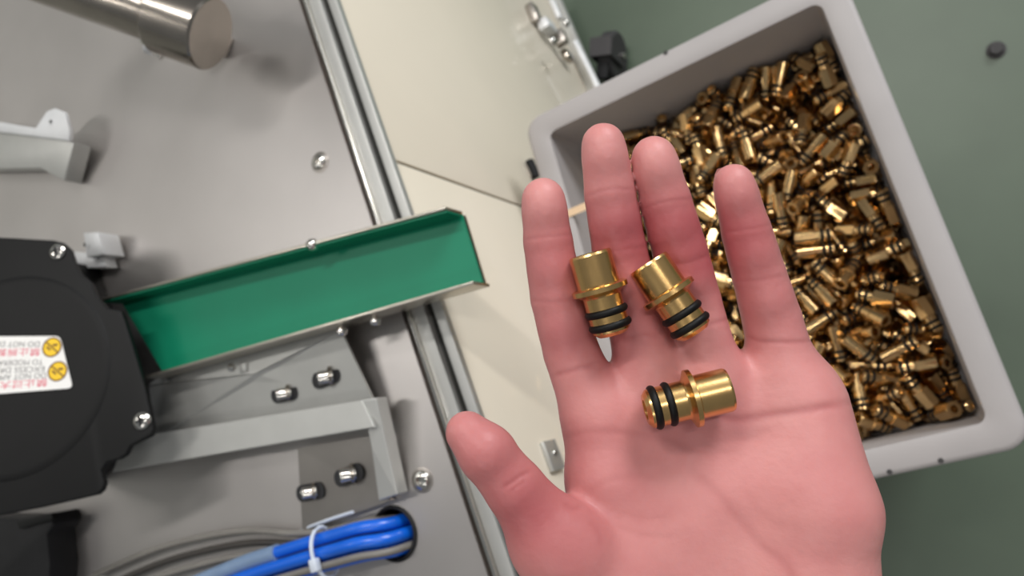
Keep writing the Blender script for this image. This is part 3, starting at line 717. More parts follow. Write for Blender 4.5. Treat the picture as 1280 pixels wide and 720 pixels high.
    (0,32.6,-145.5,33.1,0.312,0.57,-0.614,-0.447), (0,53,56.7,21.9,0.186,-0.048,-0.975,-0.11), (0,47.1,19.7,29.9,0.475,0.319,0.074,0.817), (1,93.3,57.3,16.9,0.179,0.003,-0.33,0.927),
    (1,111.6,38.5,6.7,0.111,0.698,0.698,0.111), (1,103.9,100.9,24.4,0.102,-0.225,-0.242,-0.938), (1,72,133.1,23.2,0.036,-0.801,0.573,-0.169), (1,84.9,-132.7,22.6,0.499,-0.309,-0.555,0.589),
    (1,104.7,70,18.7,0.43,-0.197,-0.369,0.8), (0,61.8,97.2,14.5,0.77,-0.039,0.378,-0.512), (1,93.9,115.9,10.8,0.253,-0.139,-0.547,-0.786), (1,-20.8,-42.6,33.9,0.745,-0.048,-0.322,-0.582),
    (1,94.4,89.2,16,0.288,0.015,-0.713,-0.639), (0,65.5,-109.8,18.9,0.59,-0.8,0.108,0.036), (0,24.2,-84,29.7,0.459,-0.888,-0.013,0.036), (1,-15.9,-21.1,27.7,0.088,0.132,0.645,0.748),
    (1,87.3,-3.2,24.2,0.246,-0.136,0.958,0.048), (1,-8.9,25.5,39,0.807,0.571,-0.114,0.098), (0,-38.7,70.4,38,0.084,-0.154,0.951,-0.254), (0,21,93.7,23.8,0.59,-0.749,0.184,-0.24),
    (0,28.1,-68.1,35.4,0.147,0.357,-0.922,0.016), (1,-25.5,65.1,31.1,0.181,0.221,-0.883,-0.373), (1,-35.8,90.8,20.4,0.056,0.6,-0.667,-0.438), (0,73.9,15.1,18.4,0.766,0.092,-0.167,-0.613),
    (1,90.8,50.2,6.4,0.066,-0.008,-0.949,0.307), (1,111.3,-63.5,6.4,0.406,0.559,0.585,0.425), (1,-34.3,50.4,48.6,0.079,-0.446,-0.857,0.248), (0,-31.7,4.8,35.4,0.279,-0.047,0.578,0.765),
    (0,42.7,146.8,27.6,0.419,-0.044,0.379,-0.824), (0,20.6,-72.5,24.9,0.511,0.835,0.153,-0.135), (0,-30.9,125.1,22.5,0.816,-0.497,0.134,0.264), (1,-28.9,142.5,18.1,0.356,0.823,0.375,0.236),
    (0,32.2,112.9,17.6,0.212,0.546,-0.76,-0.281), (0,67.2,141.9,8.7,0.143,-0.052,0.879,-0.452), (1,86.3,75.2,29.2,0.029,-0.03,0.997,0.059), (1,102.3,-66.4,17.2,0.827,0.19,0.027,0.529),
    (1,96.2,-29.8,11.6,0.072,-0.24,-0.225,0.942), (0,-42.7,-53.4,39.5,0.236,0.178,0.952,0.077), (0,30.6,-8.2,19.3,0.238,-0.172,-0.096,0.951), (0,60.8,-88.4,17.7,0.221,0.865,-0.43,-0.131),
    (1,89.1,-46.8,11.9,0.382,0.815,-0.389,0.197), (0,34.1,-102.7,6.1,0.201,0.099,0.294,0.929), (0,17.1,-50.5,40.2,0.354,-0.18,-0.445,0.803), (1,-26.5,45.9,31.1,0.126,0.457,-0.722,-0.504),
    (0,25.3,25.3,23.9,0.305,0.916,-0.09,-0.245), (0,-70.7,132.8,31.4,0.475,0.275,0.427,0.719), (0,11.9,134.1,19.9,0.526,0.342,-0.323,-0.708), (0,23.9,125.3,19.7,0.373,-0.402,0.698,-0.462),
    (0,35.3,-12.4,7.8,0.826,0.537,0.144,0.088), (1,-3.4,78.4,40.6,0.598,0.564,-0.449,-0.351), (0,29.8,54.5,23.7,0.379,0.244,0.383,0.806), (1,-3.6,122,17.3,0.779,0.139,-0.202,-0.576),
    (0,-59.3,154.8,6.6,0.694,0.719,0.002,-0.034), (0,49.6,117.7,6.5,0.973,0.205,-0.022,-0.102), (0,-88.7,43.5,37.8,0.097,-0.071,0.737,0.666), (1,-23.7,104.5,30.4,0.147,-0.881,0.445,-0.059),
    (1,103.8,118.1,19.4,0.916,0.094,0.235,0.31), (0,53,-38,19.2,0.259,-0.218,-0.817,0.468), (0,58,68.3,17.7,0.915,0.398,-0.06,-0.008), (1,111.3,138,14.1,0.033,0.7,0.33,0.632),
    (1,93.8,-135.1,11.8,0.683,-0.276,0.502,-0.453), (0,47.1,148.4,6.4,0.839,-0.467,-0.167,0.226), (1,-12.2,6.6,46.3,0.661,0.322,0.476,0.482), (1,74,-136.1,16.6,0.386,-0.769,0.508,-0.043),
    (1,104.3,19.6,13,0.057,-0.293,0.317,0.9), (0,72,45,16.9,0.692,-0.059,-0.029,-0.719), (0,20.8,143.2,11,0.171,0.055,0.802,-0.57), (1,110,-93.1,6.4,0.585,-0.199,0.237,-0.75),
    (0,-57.5,124.5,44.3,0.441,0.148,0.478,0.745), (0,71.7,154.6,14.8,0.683,0.199,-0.687,0.15), (0,38,56.6,12.2,0.244,-0.576,-0.756,-0.191), (1,109.5,67.9,6.4,0.233,-0.718,-0.624,0.203),
    (1,74.6,-45.9,20.9,0.702,0.232,-0.174,0.65), (1,107.6,40.8,18.8,0.055,0.526,-0.832,-0.169), (1,-28.5,105.8,15.3,0.577,0.239,0.135,-0.769), (1,73.3,-24.6,10.5,0.432,0.385,0.171,0.797),
    (1,-24.4,-20.6,8.5,0.579,-0.799,-0.045,-0.152), (1,89.3,-72.3,6.4,0.191,-0.059,-0.012,-0.98), (0,58.1,-128,6.3,0.806,-0.582,0.082,-0.071), (0,27,37.6,27.6,0.016,0.218,0.866,0.449),
    (0,57.9,-67.3,17.3,0.067,0.091,-0.86,-0.498), (0,51.4,-145.5,17.2,0.768,-0.152,0.118,-0.611), (0,37.6,84.2,10.6,0.455,0.342,0.136,0.811), (0,19.4,43.9,41.7,0.164,0.771,0.579,0.208),
    (0,20.6,-42.6,30,0.561,0.72,-0.354,-0.204), (0,59.2,35.7,17.9,0.578,-0.349,0.42,-0.606), (1,77,95.2,12.7,0.524,-0.67,0.526,-0.023), (1,-28.2,154.3,6.5,0.943,0.334,-0,-0),
    (1,79.5,26.4,6.4,0.548,-0.398,0.432,-0.595), (1,-27.3,133.2,6.4,0.657,0,0,-0.754), (0,63.7,-83.1,6.1,0.236,0.786,0.535,0.202), (0,-90.8,52,28.1,0.735,0.649,-0.071,0.184),
    (1,-14.3,119.4,24.1,0.16,0.68,-0.626,-0.346), (0,63.2,-29.6,16.2,0.642,-0.012,-0.579,0.502), (0,-80.5,144.2,12.9,0.722,-0.544,-0.427,-0.023), (1,111.3,-29,6.4,0.235,-0.617,-0.722,0.204),
    (0,-38.6,92.1,46.2,0.006,0.897,-0.427,-0.112), (0,-81.5,74.3,31.4,0.25,-0.821,-0.488,0.157), (1,-37.6,24.3,18.9,0.845,0.508,-0.065,0.154), (0,48,154.8,17.9,0.015,-0.093,0.158,0.983),
    (1,78.2,107.3,6.4,0.09,0.034,-0.312,0.945), (1,92.6,-109,6.4,0.168,-0.054,-0.304,0.936), (1,97.5,-88,6.4,0.488,-0.158,0.265,-0.817), (1,-17,10.2,31.1,0.186,-0.429,-0.541,0.699),
    (1,-32.1,-57.7,19.6,0.953,-0.262,0.125,-0.091), (0,32.3,-35.5,19.6,0.108,0.748,-0.655,-0.005), (0,45,-57.3,19.4,0.791,-0.599,0.008,0.128), (1,-21.5,40.9,18.6,0.145,0.907,-0.391,-0.06),
    (1,-22.4,80.5,18.6,0.719,0.232,-0.163,-0.634), (0,40.9,10.7,17.7,0.162,-0.545,0.784,-0.249), (0,49.3,138.9,17.1,0.011,0.243,-0.776,-0.581), (0,38.7,-154.4,6.2,0.02,-0.022,0.309,-0.951),
    (0,17.9,45.4,6.1,0.208,0.596,-0.741,-0.229), (1,-70.9,70.2,41.4,0.129,-0.053,-0.981,-0.133), (1,-36.3,103.3,38.3,0.164,-0.782,-0.565,-0.207), (0,28.7,-108.8,28.1,0.594,-0.776,0.206,-0.052),
    (0,62.9,81.9,19.9,0.122,-0.1,-0.076,-0.985), (0,-86.6,45.4,18.3,0.117,0.192,-0.591,-0.774), (0,29.3,77,17.7,0.102,0.12,0.843,-0.514), (1,-10.4,145.9,16.3,0.851,-0.069,0.072,0.515),
    (0,59,127.7,11.5,0.199,0.199,-0.876,0.393), (1,88.1,146.5,6.4,0.439,-0.555,-0.588,0.392), (1,81.5,-10.1,6.4,0,0.999,-0.001,0.053), (0,-44.3,59,6.3,0.003,0.071,0.948,-0.31),
    (0,27.7,-119.3,6.3,0.158,0.414,0.856,0.267), (0,54.1,58.8,6.3,0.276,0.07,0.301,0.91), (0,48.1,-85.7,6.1,0.28,-0.807,-0.503,0.134), (0,67.5,33.2,6.1,0.568,0.157,-0.268,-0.762),
    (0,15.1,22.6,48.1,0.242,0.863,-0.402,-0.19), (0,2.5,79.8,29.6,0.137,0.878,-0.455,-0.051), (1,1.2,142.6,21.6,0.547,0.069,-0.545,-0.632), (0,53.2,1.4,20.3,0.262,0.23,-0.935,0.068),
    (0,-49.6,-13.4,18.9,0.876,-0.372,-0.131,-0.276), (0,39.1,-79.2,14.5,0.297,-0.387,0.095,0.868), (1,103.9,105.7,10.3,0.264,0.038,-0.888,-0.375), (1,103.8,-154.6,6.7,0.989,0.151,-0.003,0.012),
    (1,85.8,-120.9,6.4,0.089,0.03,-0.312,0.946), (1,-36.4,-58.6,6.4,0.538,-0.706,-0.395,0.237), (0,-41.6,75.8,26.8,0.052,-0.145,-0.83,-0.536), (0,-90.1,100.7,26.4,0.703,0.683,-0.178,-0.086),
    (1,-21.3,-10.4,17.8,0.018,-0.006,0.787,0.617), (1,92.7,-18.1,17.7,0.016,0.064,-0.81,-0.582), (0,59.4,-108.8,7.5,0.394,-0.185,-0.554,0.71), (1,74.8,-97,6.4,0,-0.781,-0.625,0),
    (0,21.5,131.6,6.1,0.588,-0.807,-0.052,-0.002), (0,54.2,34.1,6.1,0.533,0.157,-0.267,-0.788), (0,-73.8,110.5,32.7,0.103,-0.755,0.438,-0.477), (1,-4.7,33.8,30,0.047,-0.24,-0.969,-0.021),
    (0,-43,-76.6,29.4,0.167,-0.845,-0.507,-0.013), (0,21.5,-134.5,27.7,0.839,-0.494,0.185,0.134), (0,13.7,-21.6,24.2,0.12,0.219,-0.923,-0.294), (1,-29.3,6,22.3,0.293,-0.861,0.256,-0.329),
    (1,-18.1,54.9,22.1,0.957,0.008,-0.103,-0.27), (0,2.1,92.8,18.8,0.483,0.226,0.384,0.754), (0,21.5,-89.3,18.5,0.333,0.81,-0.471,-0.108), (0,23,-51.4,17.7,0.403,-0.499,-0.6,0.478),
    (0,47.1,40.2,14.5,0.419,-0.397,0.384,-0.721), (0,46.9,94.1,13.1,0.778,0.332,0.151,-0.511), (0,33.7,-141.1,11,0.411,-0.006,-0.547,-0.729), (0,42.7,-24.4,10.9,0.052,0.203,0.005,-0.978),
    (1,-40.6,109,10.7,0.586,-0.562,-0.564,0.149), (1,89.3,73.7,10.4,0.142,0.184,-0.614,0.754), (0,9.6,107.7,10.3,0.267,-0.932,0.062,-0.235), (1,101.9,-1.5,6.4,0.636,-0.462,0.363,-0.5),
    (1,-13.7,132.8,6.4,0.361,-0.573,0.57,-0.465), (0,-92.3,77,6.2,0.512,-0.706,0.396,-0.288), (0,26.1,96.9,6.2,0.628,-0.012,-0.01,-0.778), (0,58.9,-144.4,6.1,0.786,0.56,-0.179,-0.192),
    (0,48.7,104.9,6.1,0.018,-0.05,-0.949,-0.31), (0,63.1,-57.3,6.1,0.716,-0.5,-0.309,0.377), (0,79.4,63.5,6.1,0.055,0.006,-0.31,0.949), (0,-45.3,13.7,55,0.784,0.256,0.315,0.47),
    (1,-65.7,-21.4,51.8,0.399,-0.011,0.176,0.9), (0,-67.3,-67.5,51.4,0.454,0.687,-0.428,-0.373), (0,-29.3,-98.3,50.9,0.834,-0.023,0.065,-0.547), (1,13.6,-60.6,50,0.309,-0.459,-0.757,0.347),
    (1,-4.3,-103.5,49.4,0.954,-0.17,-0.075,0.235), (0,-52,-73,48.7,0.712,0.486,-0.416,-0.288), (0,-51.1,-1.8,47.4,0.202,-0.96,-0.009,0.195), (0,17.1,-31.6,46.8,0.183,0.537,0.809,0.154),
    (0,-46.7,-121.8,46.6,0.985,0.052,0.043,-0.159), (0,-100.1,-15.3,46.2,0.954,-0.211,-0.054,-0.205), (1,-22.5,-78.6,46.1,0.692,0.225,0.633,0.265), (0,1.8,4.6,46.1,0.619,-0.335,0.093,-0.705),
    (1,-6.8,-50.9,45.5,0.68,0.046,-0.58,-0.446), (1,-28.4,-136.3,45.4,0.346,-0.559,0.214,-0.722), (0,-77.2,-72.5,44.9,0.109,-0.521,-0.737,-0.417), (0,-78,-39.1,44.8,0.689,0.081,-0.037,0.72),
    (0,-104.1,20.7,44.8,0.942,-0.06,-0.153,-0.293), (0,-87.2,28,44.6,0.616,0.44,0.096,0.647), (0,-89.6,-100.6,44.4,0.83,-0.029,-0.243,0.501), (0,-52,-39.8,44.2,0.161,-0.02,-0.949,0.269),
    (0,-58.3,-14.2,44.1,0.192,0.307,0.926,-0.105), (1,-8.6,-67.3,44,0.554,-0.743,0.177,-0.331), (0,-54.5,46.9,43.9,0.497,0.42,-0.126,-0.749), (0,7,-133.8,43.5,0.048,0.368,-0.925,-0.078),
    (0,4.7,50.3,43.1,0.747,-0.075,0.029,-0.66), (0,-65.2,6,42.9,0.776,-0.562,0.282,0.05), (0,-2.2,-119.7,42.7,0.403,0.109,0.062,-0.906), (0,-50.2,23.8,42.6,0.113,-0.643,0.739,0.167),
    (0,-88.1,-124.7,42.5,0.382,-0.883,0.198,-0.185), (0,-65.8,-97.4,42.4,0.678,-0.326,-0.386,0.534), (0,-111.6,47.9,42.3,0.341,-0.626,0.701,-0.003), (0,-99.8,-76.4,42.2,0.196,0.324,0.859,0.345),
    (0,-86.3,121.1,42.2,0.741,-0.654,0.084,0.129), (0,-94.3,2.6,41.8,0.34,-0.003,-0.921,0.191), (0,7.4,-151.5,40.9,0.327,0.39,0.315,-0.801), (1,-9.5,-13.7,40.6,0.594,0.027,-0.06,-0.802),
    (0,-65.6,27.4,40.5,0.212,-0.239,-0.572,-0.756), (0,-106.1,-153.3,40.5,0.514,0.029,0.849,0.119), (0,-42.8,-82.7,40.4,0.395,-0.04,0.181,-0.9), (1,-8.7,-84.3,40.1,0.598,0.526,-0.594,-0.113),
    (0,-58.8,-27.2,40.1,0.284,0.954,-0.081,-0.043), (0,-91.7,99.9,40.1,0.39,-0.185,0.004,-0.902), (0,22.4,-143,39.9,0.572,0.287,-0.356,-0.681), (0,-49.1,89.3,39.6,0.055,-0.545,-0.834,0.066),
    (0,-105.1,-102.1,39.6,0.477,-0.107,0.521,-0.7), (0,11.8,-2.3,39.6,0.641,-0.142,0.211,-0.724), (0,-45.2,-105.3,39.4,0.892,0.249,0.036,0.377), (0,-80.8,-13.9,39.2,0.356,-0.681,-0.631,0.111),
    (0,-90.1,-34.4,39.2,0.37,0.099,-0.563,0.732), (0,-19.8,-144.3,39,0.83,0.263,0.137,0.472), (1,-39.2,42,38.8,0.652,0.367,-0.436,-0.5), (0,-86.4,-60.9,38.6,0.162,0.868,0.386,-0.266),
    (1,-45.3,-134.9,38.2,0.006,-0.33,0.815,-0.475), (0,-93.2,81.5,38.2,0.459,-0.808,-0.318,0.187), (1,-23.8,-101,38.1,0.929,0.182,-0.186,0.261), (0,-14.1,-113.2,38.1,0.45,0.094,-0.355,-0.814),
    (0,-46.4,125.6,38,0.504,-0.376,-0.577,0.521), (0,-102.4,-50,37.8,0.021,-0.205,-0.079,0.975), (0,-79.6,-141.8,37.7,0.711,-0.492,0.062,-0.498), (0,-70.2,-62.8,37.5,0.408,-0.087,0.769,-0.484),
    (0,-64.2,83.2,37.4,0.047,-0.787,-0.445,-0.425), (0,-104,104.9,37.4,0.677,-0.635,-0.17,0.332), (0,-111.7,-90.8,37,0.002,0.69,-0.427,-0.585), (1,3.1,-81.3,36.3,0.812,0.29,-0.473,-0.179),
    (1,-37.4,-116.7,35.8,0.294,-0.025,0.878,-0.378), (0,-102.1,11.7,35.5,0.585,0.794,0.099,-0.133), (1,-2.8,-31.9,35.5,0.926,0.047,-0.217,0.306), (0,-53,-71.8,35.4,0.825,-0.117,-0.073,0.548),
    (0,-102.8,-20.7,35.3,0.028,0.062,0.979,-0.192), (0,-69.5,-38.5,35.3,0.571,-0.079,0.297,0.761), (0,-72.9,-124.1,35.2,0.739,-0.605,-0.142,-0.258), (0,-98.9,61.2,35.2,0.259,-0.634,0.294,-0.667),
    (0,8.1,-120.4,35.1,0.438,-0.11,0.591,-0.669), (1,-42.4,-148.5,35,0.101,0.377,-0.49,-0.78), (0,-105.6,86.5,34.7,0.543,0.688,0.481,-0.011), (0,13.4,-63.6,34.6,0.378,0.02,-0.84,-0.389),
    (0,-55.4,56.1,34.5,0.928,0.101,0.325,-0.153), (0,-57.7,114.1,34.5,0.731,0.476,0.486,-0.051), (0,-84.3,-96.4,33.9,0.23,-0.561,0.794,-0.048), (0,-65,-146.2,33.8,0.652,-0.128,-0.45,0.596),
    (1,-24.3,-84.8,33.4,0.31,0.31,-0.872,0.218), (0,2.5,-109.3,33,0.664,0.592,0.103,0.446), (0,-51.5,-17.5,32.6,0.112,-0.535,0.732,0.407), (0,14.3,59.1,32.4,0.653,0.258,-0.359,0.615),
    (0,-98.9,145.4,32.4,0.532,0.203,0.067,0.819), (1,-6.7,-144.7,32.3,0.447,-0.311,0.135,-0.828), (0,-101.4,-82.8,31.7,0.191,-0.083,-0.37,0.905), (0,-93.6,-73.1,31,0.265,-0.895,0.005,-0.359),
    (0,3,51.4,31,0.316,0.491,0.693,0.422), (0,-111.4,67.9,30.9,0.599,-0.348,-0.12,0.711), (0,-40.8,-4.7,30.6,0.971,0.036,-0.016,-0.235), (0,-111.7,-130.2,30.4,0.424,-0.552,-0.446,0.562),
    (0,-68.6,-97,30.2,0.487,-0.067,0.084,-0.867), (0,-60.1,-107.5,30.2,0.893,0.146,0.04,0.425), (0,-103.4,22.9,30,0,-0,-0.314,-0.95), (1,-12,-94.2,29.9,0.856,-0.506,-0.107,-0.016),
    (0,-111.4,139.3,29.9,0.051,-0.682,0.7,-0.205), (0,-64.6,45,29.8,0.431,-0.241,-0.688,0.531), (1,-16.1,-66.8,29.7,0.114,-0.002,0.825,-0.553), (0,-1.9,-4,29.5,0.244,-0.873,-0.415,0.075),
    (0,-66.8,3.3,29.5,0.368,-0.473,-0.72,0.349), (0,-102.4,0.3,29.4,0.131,0.133,-0.879,0.439), (0,-82.2,17.3,29.3,0.496,0.478,0.365,0.627), (0,-93.9,-123.4,29.1,0.397,-0.339,0.329,-0.787),
    (0,-67.7,-52.3,29,0.243,-0.176,-0.353,0.886), (1,-29.9,-146.3,29,0.726,0.414,0.255,0.486), (0,-96.4,-31.2,28.8,0.097,-0.146,0.2,-0.964), (0,19.6,-121.7,28.8,0.827,-0.449,-0.272,-0.199),
    (0,-55.5,-131.5,28.8,0.196,0.713,-0.635,-0.222), (0,3.6,-51.2,28.7,0.675,0.224,-0.136,-0.689), (0,-88.1,-148.8,28.7,0.221,0.153,-0.881,-0.39), (0,-58,91.7,28.5,0.046,0.075,0.287,0.954),
    (1,-19.5,-126.2,28.1,0.081,0.055,0.601,0.793), (0,-87.1,121.9,28,0.679,0.416,0.079,0.6), (0,-47.7,32.6,28,0.207,-0.613,0.731,-0.215), (0,-93.2,-51.9,27.9,0.575,-0.27,-0.407,0.657),
    (0,-68.4,29,27.6,0.417,0.217,0.164,0.867), (0,-75.8,-10.4,27.5,0.444,-0.113,0.317,0.83), (0,18,3,27.2,0.287,0.572,0.734,0.228), (0,-100,121.5,27.2,0.683,-0.092,-0.658,0.303),
    (1,-40.2,-99.4,27,0.585,0.315,-0.005,-0.747), (0,-102.4,34.9,26.5,0.005,-0.123,-0.205,0.971), (0,-91.9,-12.5,26.5,0.373,-0.371,-0.796,-0.3), (0,-66.7,64.5,26.3,0.133,-0.079,0.971,-0.182),
    (0,-58.4,-38.2,26.2,0.973,-0.129,-0.191,-0.001), (0,-111.8,96.7,25.4,0.707,-0.025,-0.195,0.68), (0,-99.6,-98.3,25.2,0.619,0.341,-0.557,-0.437), (0,-105.9,-57.9,24.7,0.513,0.717,0.405,-0.245),
    (0,6.7,-145.7,24.6,0.728,0.62,-0.271,0.112), (0,-5.5,9,24.5,0.069,0.781,0.444,0.434), (0,-78.1,-88.7,24.3,0.6,-0.358,-0.562,0.443), (0,-58.9,130,24.3,0.51,0.629,0.201,0.551),
    (0,-58.2,-73.3,24,0.159,-0.164,0.062,-0.972), (1,-16.8,-147,23.9,0.731,-0.406,-0.074,0.543), (1,-16.9,-49.5,23.4,0.51,0.778,-0.327,0.163), (1,-14.1,-105.3,23.3,0.019,0.013,-0.228,-0.973),
    (0,-69.3,104.2,23.2,0.22,0.081,0.938,-0.255), (0,-89.2,145.3,22.9,0.098,-0.602,-0.792,-0.022), (0,-85.8,85.1,22.5,0.718,-0.655,0.029,0.233), (0,-67.3,-141,22.4,0.462,-0.169,-0.749,0.443),
    (0,7.6,-104,22.3,0.522,0.611,0.235,0.547), (0,-47.7,107.9,22,0.186,0.165,0.592,-0.767), (0,-99.1,10.9,21.2,0.1,0.103,-0.704,0.695), (0,-43.1,-141.8,21.1,0.45,0.133,0.119,-0.875),
    (0,2.4,-14.5,21,0.276,-0.324,0.899,0.099), (0,-36.4,-85.8,20.7,0.834,-0.252,-0.341,0.352), (0,-46.9,128,20.3,0.777,-0.137,-0.362,0.496), (0,-61,-61.9,19.4,0.092,0.145,-0.983,-0.06),
    (0,-111.4,-79,19.3,0.172,0.667,0.697,0.201), (1,-9,-83.6,19.1,0.706,0.224,0.152,0.655), (0,0.2,68.8,18.9,0.038,0.246,-0.966,0.067), (0,-101.3,141.1,18.9,0.658,0.208,0.293,0.662),
    (0,-97.8,60.7,18.7,0.111,-0.036,-0.588,0.8), (1,-7,-42,18.7,0.487,0.176,0.234,0.823), (0,-55.3,13.4,18.6,0.92,0.222,-0.32,-0.031), (0,60.2,-9.3,18.5,0.097,0.253,-0.919,0.287),
    (0,-85.9,31.1,18.5,0.004,-0.297,0.955,-0.022), (0,10.6,42,18.5,0.317,0.026,-0.018,0.948), (0,-49.7,-0.1,18.4,0.811,0.575,-0.07,-0.08), (1,-10.8,90.7,18.4,0.44,0.343,0.603,0.57),
    (0,-67.5,137,18.4,0.047,-0.342,0.919,-0.19), (0,-96.8,-154.6,18.4,0.019,0.05,0.338,0.94), (0,-59.3,-48.5,18.3,0.052,-0.129,0.937,0.32), (0,-82.9,-135.1,18.3,0.271,-0.233,0.59,-0.724),
    (0,14.7,-154.7,18.2,0.187,0.152,0.834,-0.496), (0,-61,80.3,18.2,0.577,0.809,0.092,0.072), (0,10.4,-134.5,18.2,0.748,-0.564,0.211,-0.279), (0,-40.3,45.8,18.1,0.692,0.085,0.055,0.715),
    (0,23.6,-113.8,18.1,0.232,-0.829,0.456,-0.226), (0,-94.7,73.2,18.1,0.05,-0.075,-0.074,0.993), (0,-74.7,12.4,18,0.806,0.059,-0.053,-0.587), (1,-21.3,-117.3,18,0.228,0.973,0.019,0.012),
    (0,-102.9,-120,18,0.824,0.335,0.183,0.418), (0,-50.7,-116.3,18,0.017,-0.019,-0.974,0.226), (0,10.2,-52.5,17.9,0.606,0.253,0.252,0.711), (0,-111.8,125.8,17.8,0.485,0.546,-0.49,-0.476),
    (0,-88.1,-84.1,17.8,0.329,0.599,-0.617,-0.391), (0,-99.2,-37,17.8,0.356,-0.067,-0.073,-0.929), (0,-65.7,-91.2,17.7,0.811,0.279,-0.204,-0.471), (0,2.8,-89.6,17.7,0.554,0.289,-0.087,-0.776),
    (0,6.6,28.6,17.6,0.352,-0.018,-0.022,0.935), (0,-93.1,-127.6,17.4,0.712,0.581,0.317,0.235), (1,-12.6,17.4,17.3,0.303,-0.892,-0.335,0.033), (0,-84.1,-39.9,17.1,0.749,-0.531,-0.261,0.298),
    (0,-54.6,-128.9,16.7,0.042,0.033,-0.227,-0.973), (0,-52.9,47,16.7,0.615,-0.197,-0.287,0.707), (1,7.9,2.7,16.6,0.608,-0.134,-0.297,0.724), (0,-57.8,93.7,16.2,0.949,-0.307,0.015,0.069),
    (0,-52.3,-33.4,16.1,0.407,0.875,0.102,0.24), (0,-65.7,35.5,15.9,0.131,0.672,-0.688,-0.242), (0,-102.4,-0.3,15.8,0.144,-0.061,-0.436,0.886), (0,-111.7,50.8,15.3,0.687,-0.055,0.722,-0.058),
    (0,-103.7,98.1,15.3,0.685,0.666,-0.246,-0.164), (0,-71.7,-154.4,15.1,0.391,-0.454,-0.489,-0.634), (0,-86.8,-61.4,15,0.586,-0.781,-0.162,0.143), (0,-111.9,-10.2,15,0.728,0.049,-0.682,-0.046),
    (1,-37.3,68,14.9,0.558,0.749,0.301,-0.193), (0,11.3,-30.8,14.6,0.137,0.051,0.817,-0.558), (1,-30.3,-70.8,14.4,0.116,0.082,-0.578,0.804), (0,-9.5,-154.4,14.4,0.287,0.828,-0.185,0.444),
    (0,47,-116.1,14.3,0.148,0.037,0.301,0.941), (1,111.6,8,14.1,0.217,-0.673,-0.217,-0.673), (0,-100.1,-15.1,14,0.423,-0.554,0.016,-0.717), (0,-61.4,-22,13.7,0.343,0.392,-0.129,0.844),
    (0,-58,-80.9,13.6,0.015,0.45,0.843,-0.294), (0,-107.9,29.4,13.3,0.243,-0.531,-0.663,0.469), (0,-87.4,-105.7,13.2,0.026,0.904,-0.216,0.369), (1,-10.3,-62.5,12.7,0.924,0.053,-0.378,0.013),
    (1,-23.2,-97.8,12.6,0.643,-0.244,0.577,-0.441), (1,-24.4,-143,12.5,0.337,-0.894,-0.032,0.293), (0,-103.7,-96.7,12.2,0.459,-0.281,-0.017,-0.843), (0,21.3,65.6,12,0.952,0.079,0.258,0.141),
    (0,-91.3,128.4,12,0.35,0.011,0.687,0.636), (0,-36,-135.2,11.7,0.252,0.311,-0.19,-0.896), (0,27,7.3,11.2,0.639,-0.554,0.494,-0.203), (0,-96.3,108,11.1,0.186,-0.123,0.476,0.851),
    (0,-49.7,72.4,10.9,0.24,0.203,-0.949,-0.016), (1,-16.7,-127.9,10.8,0.361,-0.892,-0.004,-0.273), (1,103.4,147.9,10.7,0.076,0.928,0.33,-0.158), (0,-79,-5.8,10.7,0.596,0.075,0.394,0.696),
    (0,-77.9,59.6,10.5,0.453,-0.362,0.711,-0.398), (0,38.4,-50.7,10.4,0.348,-0.093,0.663,-0.656), (0,-72.2,-107,10.3,0.518,0.507,-0.639,-0.258), (1,-14.8,56.1,9.7,0.317,0.929,-0.185,0.047),
    (0,33.4,38.6,9.4,0.069,-0.843,0.52,0.12), (0,-79.9,114.2,9.3,0.038,0.194,0.866,-0.46), (0,-111.6,-39.2,9,0.338,0.648,-0.513,-0.45), (1,1.1,79.5,8,0.316,0.947,0.037,-0.052),
    (0,-83.9,87,8,0.538,0.099,0.303,0.78), (1,-25.1,-0.3,6.7,0.558,-0.042,-0.165,0.812), (1,-31.6,27.4,6.7,0.515,0.078,-0.133,-0.843), (1,-37.3,-100.4,6.7,0.135,-0.422,0.799,-0.405),
    (1,-12.3,-49,6.6,0.05,0.978,-0.202,-0.01), (1,-11.4,-0.9,6.6,0.735,0.3,-0.24,-0.558), (1,-35.4,-154.3,6.5,0.04,-0.999,0,0), (1,-21.9,-84,6.4,0.572,-0.787,0.187,-0.136),
    (1,-17.3,-33.4,6.4,0.809,0.587,-0.019,-0.027), (0,47.4,-58.7,6.4,0.281,-0.83,-0.446,0.18), (1,-18,44.2,6.4,0.009,0.987,-0.148,0.06), (1,-19.3,87.6,6.4,0.069,0.083,-0.805,-0.584),
    (1,-0,-136.1,6.4,0.595,-0.194,0.241,-0.742), (1,-1.8,-70.5,6.4,0.477,0.002,-0.003,-0.879), (1,86.4,-59.2,6.4,0.079,0.057,-0.585,-0.805), (1,-9.8,67.4,6.4,0.579,0.793,-0.162,-0.098),
    (0,-73.9,134.6,6.4,0.765,-0.407,-0.269,0.42), (1,-19.2,112,6.4,0.588,0.807,-0.052,0.037), (1,-9.8,-110,6.4,0.234,-0.62,-0.721,0.205), (0,-111.9,-82.4,6.4,0.309,0.661,0.598,0.331),
    (1,79.9,3.7,6.4,0.121,-0.021,-0.588,0.799), (0,-69.1,48.3,6.4,0.595,-0.154,0.237,-0.752), (1,-10.3,26,6.4,0,-0.231,0.973,-0.005), (1,4.3,96.7,6.4,0.571,-0.803,0.096,-0.144),
    (0,-111.7,-132.1,6.4,0.672,-0.286,-0.296,0.616), (0,-103.1,-154.8,6.4,0.034,0.005,-0.89,0.454), (0,50.3,8.7,6.3,0.111,-0.264,0.914,-0.29), (0,-83.1,31.1,6.3,0.147,-0.502,-0.807,0.272),
